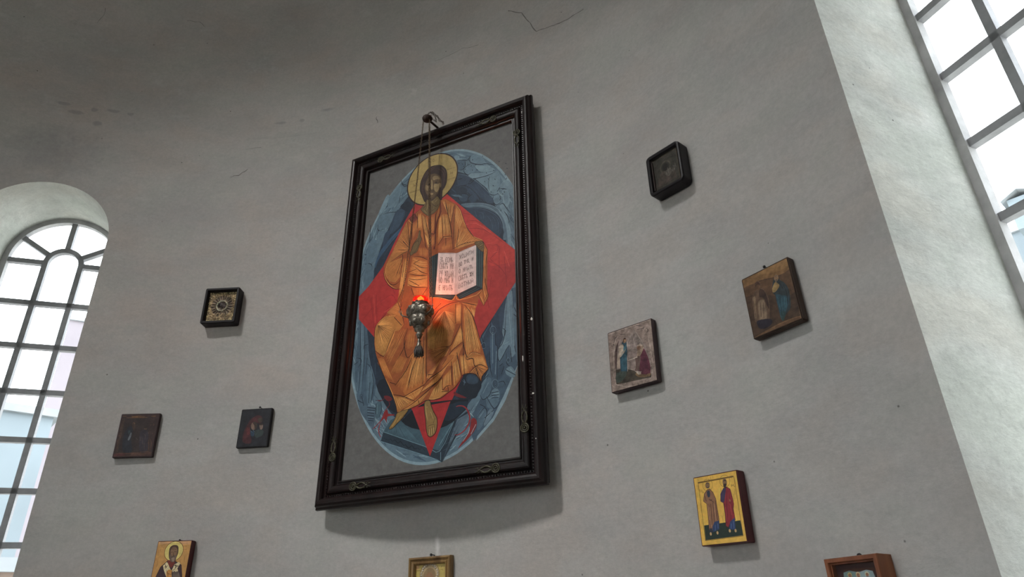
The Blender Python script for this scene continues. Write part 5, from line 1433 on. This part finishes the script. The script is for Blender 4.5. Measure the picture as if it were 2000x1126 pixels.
# --- nearly black mother and child
o, B, w, h, t = icon_root('I5', 'panel_icon', 'small nearly black icon of a dim red veiled figure, left of the large frame', 'icon')
slab(o, w, h, t, M['ebony'], 'board', .002)
p = pn(B, t + .0002, w - .008, h - .008); p.use(445, 780, .09766); full(p, pc(28, 29, 35))
p.poly('440,420 520,350 600,310 680,340 690,430 640,480 560,460 480,470 440,620 470,860 300,850 320,640', pc(62, 30, 34), 3); p.poly('380,560 440,560 440,680 380,700', pc(82, 36, 38), 3)
p.poly('460,540 480,470 530,450 550,520 530,600 490,600', pc(112, 90, 78), 3); p.poly('500,460 560,440 590,520 560,590 540,600 530,520', pc(50, 40, 36), 3); p.poly('630,510 660,490 700,500 690,580 650,600', pc(116, 98, 88), 3)
p.poly('620,500 650,480 700,480 700,505 650,510', pc(60, 44, 38), 2); p.poly('540,620 690,600 700,700 560,760', pc(42, 50, 50), 3); p.poly('450,640 520,640 520,720 470,730', pc(34, 52, 70), 2); p.poly('600,380 680,360 690,440 620,450', pc(54, 44, 38), 3)
p.lines('500,600 530,640|450,620 490,650', pc(80, 110, 130), .8)
p.build('painting', M['old_oil'], o)
nail(above(B, .016, h / 2 + .005), 'nail above the nearly black panel icon')
# --- bishop on an ochre ground
o, B, w, h, t = icon_root('I6', 'panel_icon', 'ochre panel icon of a bearded bishop with pale halo and crossed stole, bottom left', 'icon')
slab(o, w, h, t, M['oxblood'], 'board', .002)
p = pn(B, t + .0002, w - .006, h - .006); p.use(280, 1036, .07995); full(p, pc(170, 128, 76))
p.poly('380,250 1190,235 1180,330 380,330', pc(180, 138, 100), 0)
z_ = p.lay()
for k in range(60):
    q = p.uv(random.uniform(260, 1140), random.uniform(260, 1700)); p.stroke([q, q + Vector((random.uniform(-.004, .004), random.uniform(.01, .03)))], .003, random.choice([pc(180, 136, 82), pc(160, 116, 68), pc(150, 106, 62)]), z_)
c_ = p.uv(745, 495); rr = (p.uv(975, 440) - c_).length
p.fill(ellipse(c_[0], c_[1], rr * 1.03, rr * 1.03, 40), pc(96, 68, 40)); p.fill(ellipse(c_[0], c_[1], rr * .97, rr * .97, 40), pc(204, 174, 106))
p.lines('420,340 620,318 900,312 1100,305', pc(110, 78, 44), .5); p.lines('430,372 500,368|440,400 490,400 480,430|1000,360 1000,400|1030,360 1030,400|1050,355 1050,395|990,440 1000,480|1020,435 1040,470 1060,430|1000,500 1010,530|1040,490 1050,520', pc(110, 70, 52), .45)
p.poly('300,1126 330,1060 420,880 500,810 600,720 760,720 860,790 930,830 945,1126 940,1500 880,1800 200,1800 230,1500', pc(58, 42, 46), 0, pc(40, 26, 24), .5)
p.poly('600,720 770,700 760,800 690,900 640,880 590,790', pc(104, 46, 38), 0)
p.poly('480,850 570,760 600,790 660,940 690,960 700,1126 560,1126 500,960', pc(196, 176, 140)); p.poly('700,950 760,820 860,760 905,790 840,900 720,1010', pc(196, 176, 140))
p.poly('560,1000 620,940 700,960 690,1126 690,1400 600,1400 560,1126', pc(168, 118, 62)); p.poly('720,1010 860,990 900,1126 900,1300 720,1300', pc(96, 84, 76)); p.poly('760,950 830,900 850,985 770,1000', pc(190, 172, 136))
p.lines('510,790 560,890 520,920|500,890 600,850|540,830 550,910|770,830 830,870|750,840 870,860|800,800 780,900 830,850|720,970 790,910', pc(36, 26, 26), 1.0); p.lines('560,950 600,1050 600,1126|690,1010 690,1126|720,1020 880,1000|720,1050 850,1040|600,1040 680,1070', pc(52, 36, 30), .7)
p.poly('625,610 640,440 690,370 760,345 840,365 855,450 840,560 800,660 775,720 690,720 640,690', pc(66, 48, 40), 2, pc(40, 28, 26), .5); p.poly('665,560 670,470 720,400 790,400 830,450 820,560 780,650 710,660', pc(112, 86, 66), 2)
p.poly('640,600 680,560 690,620 760,590 820,590 780,700 740,760 680,760 640,690', pc(92, 76, 66), 2); p.poly('690,660 760,650 750,740 700,740', pc(130, 112, 98), 2)
p.lines('670,530 720,510|750,510 815,505|735,520 730,600 760,600|690,640 760,630|680,430 780,420|690,455 800,450', pc(44, 30, 28), .7)
p.build('painting', M['tempera'], o)
nail(above(B, .012, h / 2 + .004), 'small nail above the ochre bishop icon', False, .8)
# --- gilt frame at the bottom centre
o, B, w, h, t = icon_root('I7', 'framed_icon', 'small gilt framed icon with pearly embossed cover below the large frame', 'icon')
frame_ring(o, w, h, [(0, 0), (0, .022), (.003, .027), (.007, .029), (.011, .026), (.013, .022), (.018, .021), (.021, .025), (.025, .024), (.029, .016), (.029, 0)], M['gilt_wood'], 'frame')
slab(o, w - .04, h - .04, .010, M['brown_wood'], 'back_board', 0, .001)
p = pn(B, .0105, w - .056, h - .056); p.use(780, 1060, .06); full(p, pc(150, 132, 72))
p.poly('520,740 660,740 640,830 520,900', pc(150, 116, 76)); p.lines('560,880 690,880|560,910 690,905|560,880 560,980|1350,740 1400,740 1350,790|1340,860 1410,850 1400,900', pc(96, 74, 36), .6)
c_ = p.uv(985, 1010)
p.fill(ellipse(c_[0], c_[1], .046, .046, 40), pc(96, 80, 52)); p.fill(ellipse(c_[0], c_[1], .0435, .0435, 40), pc(140, 122, 92)); p.fill(ellipse(c_[0], c_[1] - .012, .03, .036, 40), pc(112, 92, 64)); p.fill(ellipse(c_[0], c_[1] - .016, .019, .024, 30), pc(120, 88, 62)); p.fill([(-.06, -.1), (-.05, -.045), (-.02, -.03), (.02, -.03), (.05, -.045), (.06, -.1)], pc(110, 70, 56))
p.build('painting', M['gold_leaf'], o)
first = None
for k in range(16):
    a = R_(200 - 220 * k / 15) ; q = (c_[0] + .038 * math.cos(a), c_[1] + .036 * math.sin(a), .0125)
    if k % 4 == 3: q = (q[0] * .9, q[1], q[2])
    if first is None:
        bm = bmesh.new(); bm_sphere(bm, (0, 0, 0), .0032, 1); first = finish('pearl', bm, M['chip'], o, True); pe = first
    else: pe = first.copy(); COL.objects.link(pe); pe.parent = o
    pe.location = q
nail(above(B, .008, h / 2 + .006), 'nail and ring above the small gilt framed icon', True, 1.1)
# --- silver covered icon of two figures
o, B, w, h, t = icon_root('I8', 'panel_icon', 'icon in a silver embossed border with standing and kneeling figures, right of the large frame', 'icon')
slab(o, w, h, t, M['purple_wood'], 'board', .0025)
p = pn(B, t + .0002, w - .007, h - .007); p.use(1170, 600, .1598); full(p, pc(128, 113, 105))
z_ = p.lay()
for k in range(420):
    x, y = random.uniform(110, 700), random.uniform(120, 1040); q = p.uv(x, y); l = random.uniform(.002, .006); a = random.uniform(0, 6.28)
    p.stroke([q, q + Vector((l * math.cos(a), l * math.sin(a))), q + Vector((l * math.cos(a + .9), l * math.sin(a + .9))) * 1.3], .0012, random.choice([pc(158, 144, 132), pc(92, 80, 76), pc(142, 128, 118)]), z_)
p.poly('200,480 250,390 330,350 420,330 520,380 590,470 620,600 640,850 210,940', pc(126, 112, 106), 0)
p.hatch('370,350 420,250', '300,560 600,520', 26, pc(150, 138, 130), .5, .4); p.hatch('370,350 420,250', '330,600 600,560', 14, pc(92, 82, 80), .5, .4)
p.poly('195,540 240,400 225,520 215,740 200,740', pc(66, 52, 50), 2); p.poly('230,560 260,560 255,740 215,740', pc(150, 134, 120))
p.poly('205,760 330,740 450,780 640,810 640,850 210,945', pc(64, 58, 50)); p.poly('215,800 340,780 300,880 215,920', pc(58, 66, 60), 2); p.poly('450,800 620,790 620,840 480,850', pc(104, 84, 62), 2)
p.poly('280,440 300,385 320,375 335,440 345,520 345,780 265,780 255,620 265,500', pc(40, 66, 78), 0); p.poly('245,480 290,450 305,500 300,560 260,610 245,560', pc(166, 152, 136), 2)
p.poly('300,480 330,460 320,520 300,540', pc(60, 92, 102), 2); p.fill(ellipse(*p.uv(311, 404), .008, .010, 16), pc(138, 108, 84)); p.poly('290,420 300,378 322,372 328,390 305,392 298,430', pc(66, 46, 38), 2)
p.hatch('275,520 340,520', '270,770 342,770', 7, pc(62, 94, 106), .6); p.lines('310,520 300,560 330,500', pc(150, 130, 110), .9)
p.poly('540,490 580,560 615,660 628,800 520,815 490,780 490,600 510,540', pc(84, 44, 56), 2); p.poly('470,480 490,450 530,460 545,490 520,560 480,620 460,590 470,530', pc(134, 116, 100), 2); p.fill(ellipse(*p.uv(487, 490), .009, .010, 16), pc(120, 92, 74)); p.poly('465,470 500,440 530,470 500,470', pc(170, 152, 136), 2)
p.poly('440,620 480,590 510,600 490,780 440,780', pc(88, 72, 66)); p.hatch('520,560 580,580', '520,800 610,790', 7, pc(58, 30, 42), .7); p.poly('450,780 500,780 515,810 480,820', pc(150, 138, 126), 2)
p.line('350,650 470,605', pc(186, 172, 158), 1.0, 0, False); p.lines('350,750 440,750 440,640|345,600 350,780|440,780 520,785', pc(150, 138, 128), .8, False)
p.lines('180,440 200,370 240,360|260,330 320,325|450,220 520,225|460,270 540,255|580,250 600,280 580,310|540,260 550,240|170,450 185,460', pc(52, 44, 44), 1.0)
p.lines('115,330 645,145|185,470 210,940 640,860 600,360|190,540 200,400 240,350', pc(166, 152, 140), .7, False)
p.build('embossed_cover', M['silver_cover'], o)
# --- two apostles on gold
o, B, w, h, t = icon_root('I9', 'panel_icon', 'gold ground icon of two standing figures on a thick oxblood board, lower right', 'icon')
slab(o, w, h, t, M['oxblood'], 'board', .002)
p = pn(B, t + .0002, w - .007, h - .006); p.use(1330, 900, .1598); full(p, pc(190, 152, 70))
z_ = p.lay()
for k in range(50):
    q = p.uv(random.uniform(160, 780), random.uniform(150, 1000)); p.stroke([q, q + Vector((random.uniform(-.003, .003), random.uniform(.01, .03)))], .005, random.choice([pc(198, 160, 76), pc(182, 144, 66), pc(176, 138, 64)]), z_)
GBR = pc(92, 70, 32)
p.lines('205,262 640,182|208,268 640,190', GBR, 1.0, False); p.lines('645,185 665,300 760,915|210,270 300,970|300,970 760,912', GBR, .6, False)
p.poly('283,785 725,722 762,905 303,965', pc(30, 42, 36))
for cx, cy, rx_ in ((325, 292, 60), (535, 243, 62)):
    c_ = p.uv(cx, cy); rr = (p.uv(cx + rx_, cy - 10) - c_).length
    p.stroke([Vector(q) for q in ellipse(c_[0], c_[1], rr, rr, 32)] + [Vector(ellipse(c_[0], c_[1], rr, rr, 32)[0])], .0011, pc(120, 88, 40), None, False)
p.poly('320,350 350,340 390,380 425,460 440,560 465,700 470,800 380,850 345,840 335,700 315,520 275,490 285,400', pc(118, 84, 62), 0, pc(56, 34, 28), .6)
p.poly('315,375 350,360 355,430 330,440', pc(40, 46, 62), 2); p.poly('410,740 465,725 470,830 390,870 385,800', pc(38, 52, 84)); p.poly('350,820 385,820 380,880 350,880', pc(40, 44, 56))
p.lines('340,520 360,700 365,840|365,520 380,780|390,500 410,740|420,480 445,720|290,420 310,490|340,460 400,500|350,480 380,470', pc(64, 42, 36), .8); p.lines('350,560 372,800|405,520 430,720|330,540 350,720', pc(156, 118, 90), .7)
p.fill(ellipse(*p.uv(325, 295), .008, .0095, 16), pc(110, 84, 58)); p.poly('298,285 320,262 345,268 348,295 335,272 310,280', pc(74, 62, 54), 2); p.poly('305,310 330,318 345,300 345,325 320,332', pc(74, 62, 54), 2)
p.poly('520,330 560,315 600,340 625,430 645,520 640,580 665,720 600,760 580,810 550,790 540,640 520,510 485,490 485,400', pc(120, 36, 44), 0, pc(60, 20, 26), .6)
p.poly('520,330 550,325 540,420 525,500 490,490 486,400', pc(52, 44, 70), 2); p.poly('600,740 655,690 670,840 590,830', pc(38, 54, 92)); p.poly('590,460 605,470 605,495 590,490', pc(150, 116, 80))
p.lines('560,360 560,560 570,780|590,400 610,600 610,740|530,520 555,760|620,480 640,640', pc(76, 20, 30), .8); p.lines('545,560 562,740|600,520 620,660', pc(160, 62, 66), .7)
p.fill(ellipse(*p.uv(535, 258), .0075, .012, 16), pc(112, 84, 60)); p.poly('515,250 530,225 550,230 556,260 545,240 522,245', pc(52, 40, 36), 2); p.poly('520,280 555,275 550,315 535,325 520,310', pc(50, 38, 36), 2)
p.lines('450,760 455,820|420,780 420,850|640,730 650,820|615,760 615,820', pc(74, 98, 134), .7)
for x, y in ((365, 888), (447, 875), (597, 850), (668, 848)): p.fill(ellipse(*p.uv(x, y), .0035, .005, 10), pc(168, 138, 96))
p.lines('230,345 235,380|250,350 250,378|262,362 275,385 262,385|615,300 640,290|620,280 620,315|640,278 645,310|655,300 655,320', GBR, .5, False)
p.build('painting', M['gold_leaf'], o)
# --- deep wooden shrine box, bottom right
o, B, w, h, t = icon_root('I10', 'icon_case', 'deep red brown wooden icon box with a small bright print behind glass, bottom right', 'icon')
frame_ring(o, w, h, [(0, 0), (0, .062), (.0015, .065), (.010, .065), (.012, .062), (.0125, .058), (.0155, .058), (.0165, .03), (.0165, 0)], M['cedar'], 'case_frame')
slab(o, w - .03, h - .03, .012, M['purple_wood'], 'back_board', 0, .001)
slab(o, w - .034, h - .034, .0438, M['purple_wood'], 'mount', 0, .0125)
p = pn(B, .044, w - .034, h - .034); p.use(1590, 1060, .09); full(p, pc(62, 40, 40))
p.poly('640,570 1290,520 1290,600 640,630', pc(74, 46, 40)); p.poly('640,640 1270,600 1500,1500 800,1560', pc(132, 142, 146))
p.poly('640,640 900,620 1000,900 720,920', pc(108, 128, 130), 2); p.poly('1000,620 1270,600 1330,900 1050,900', pc(140, 156, 164), 2)
for x, y, c_, hc in ((775, 690, pc(96, 110, 116), pc(176, 160, 110)), (955, 680, pc(120, 60, 52), pc(196, 166, 130)), (1150, 670, pc(110, 124, 140), pc(200, 190, 166))):
    q = p.uv(x, y); p.fill(ellipse(q[0], q[1], .006, .0065, 16), hc); p.fill(ellipse(q[0], q[1] - .0015, .004, .0048, 14), pc(140, 98, 78))
    p.fill([q + Vector(v) for v in ((-.003, -.005), (.003, -.005), (.008, -.013), (.008, -.05), (-.008, -.05), (-.008, -.013))], c_)
p.build('print', M['tempera'], o)
pane(o, w - .034, h - .034, .052)
nail(above(B, .004, h / 2 + .002), 'dark nail head above the red brown wooden icon box', False, 1.5)
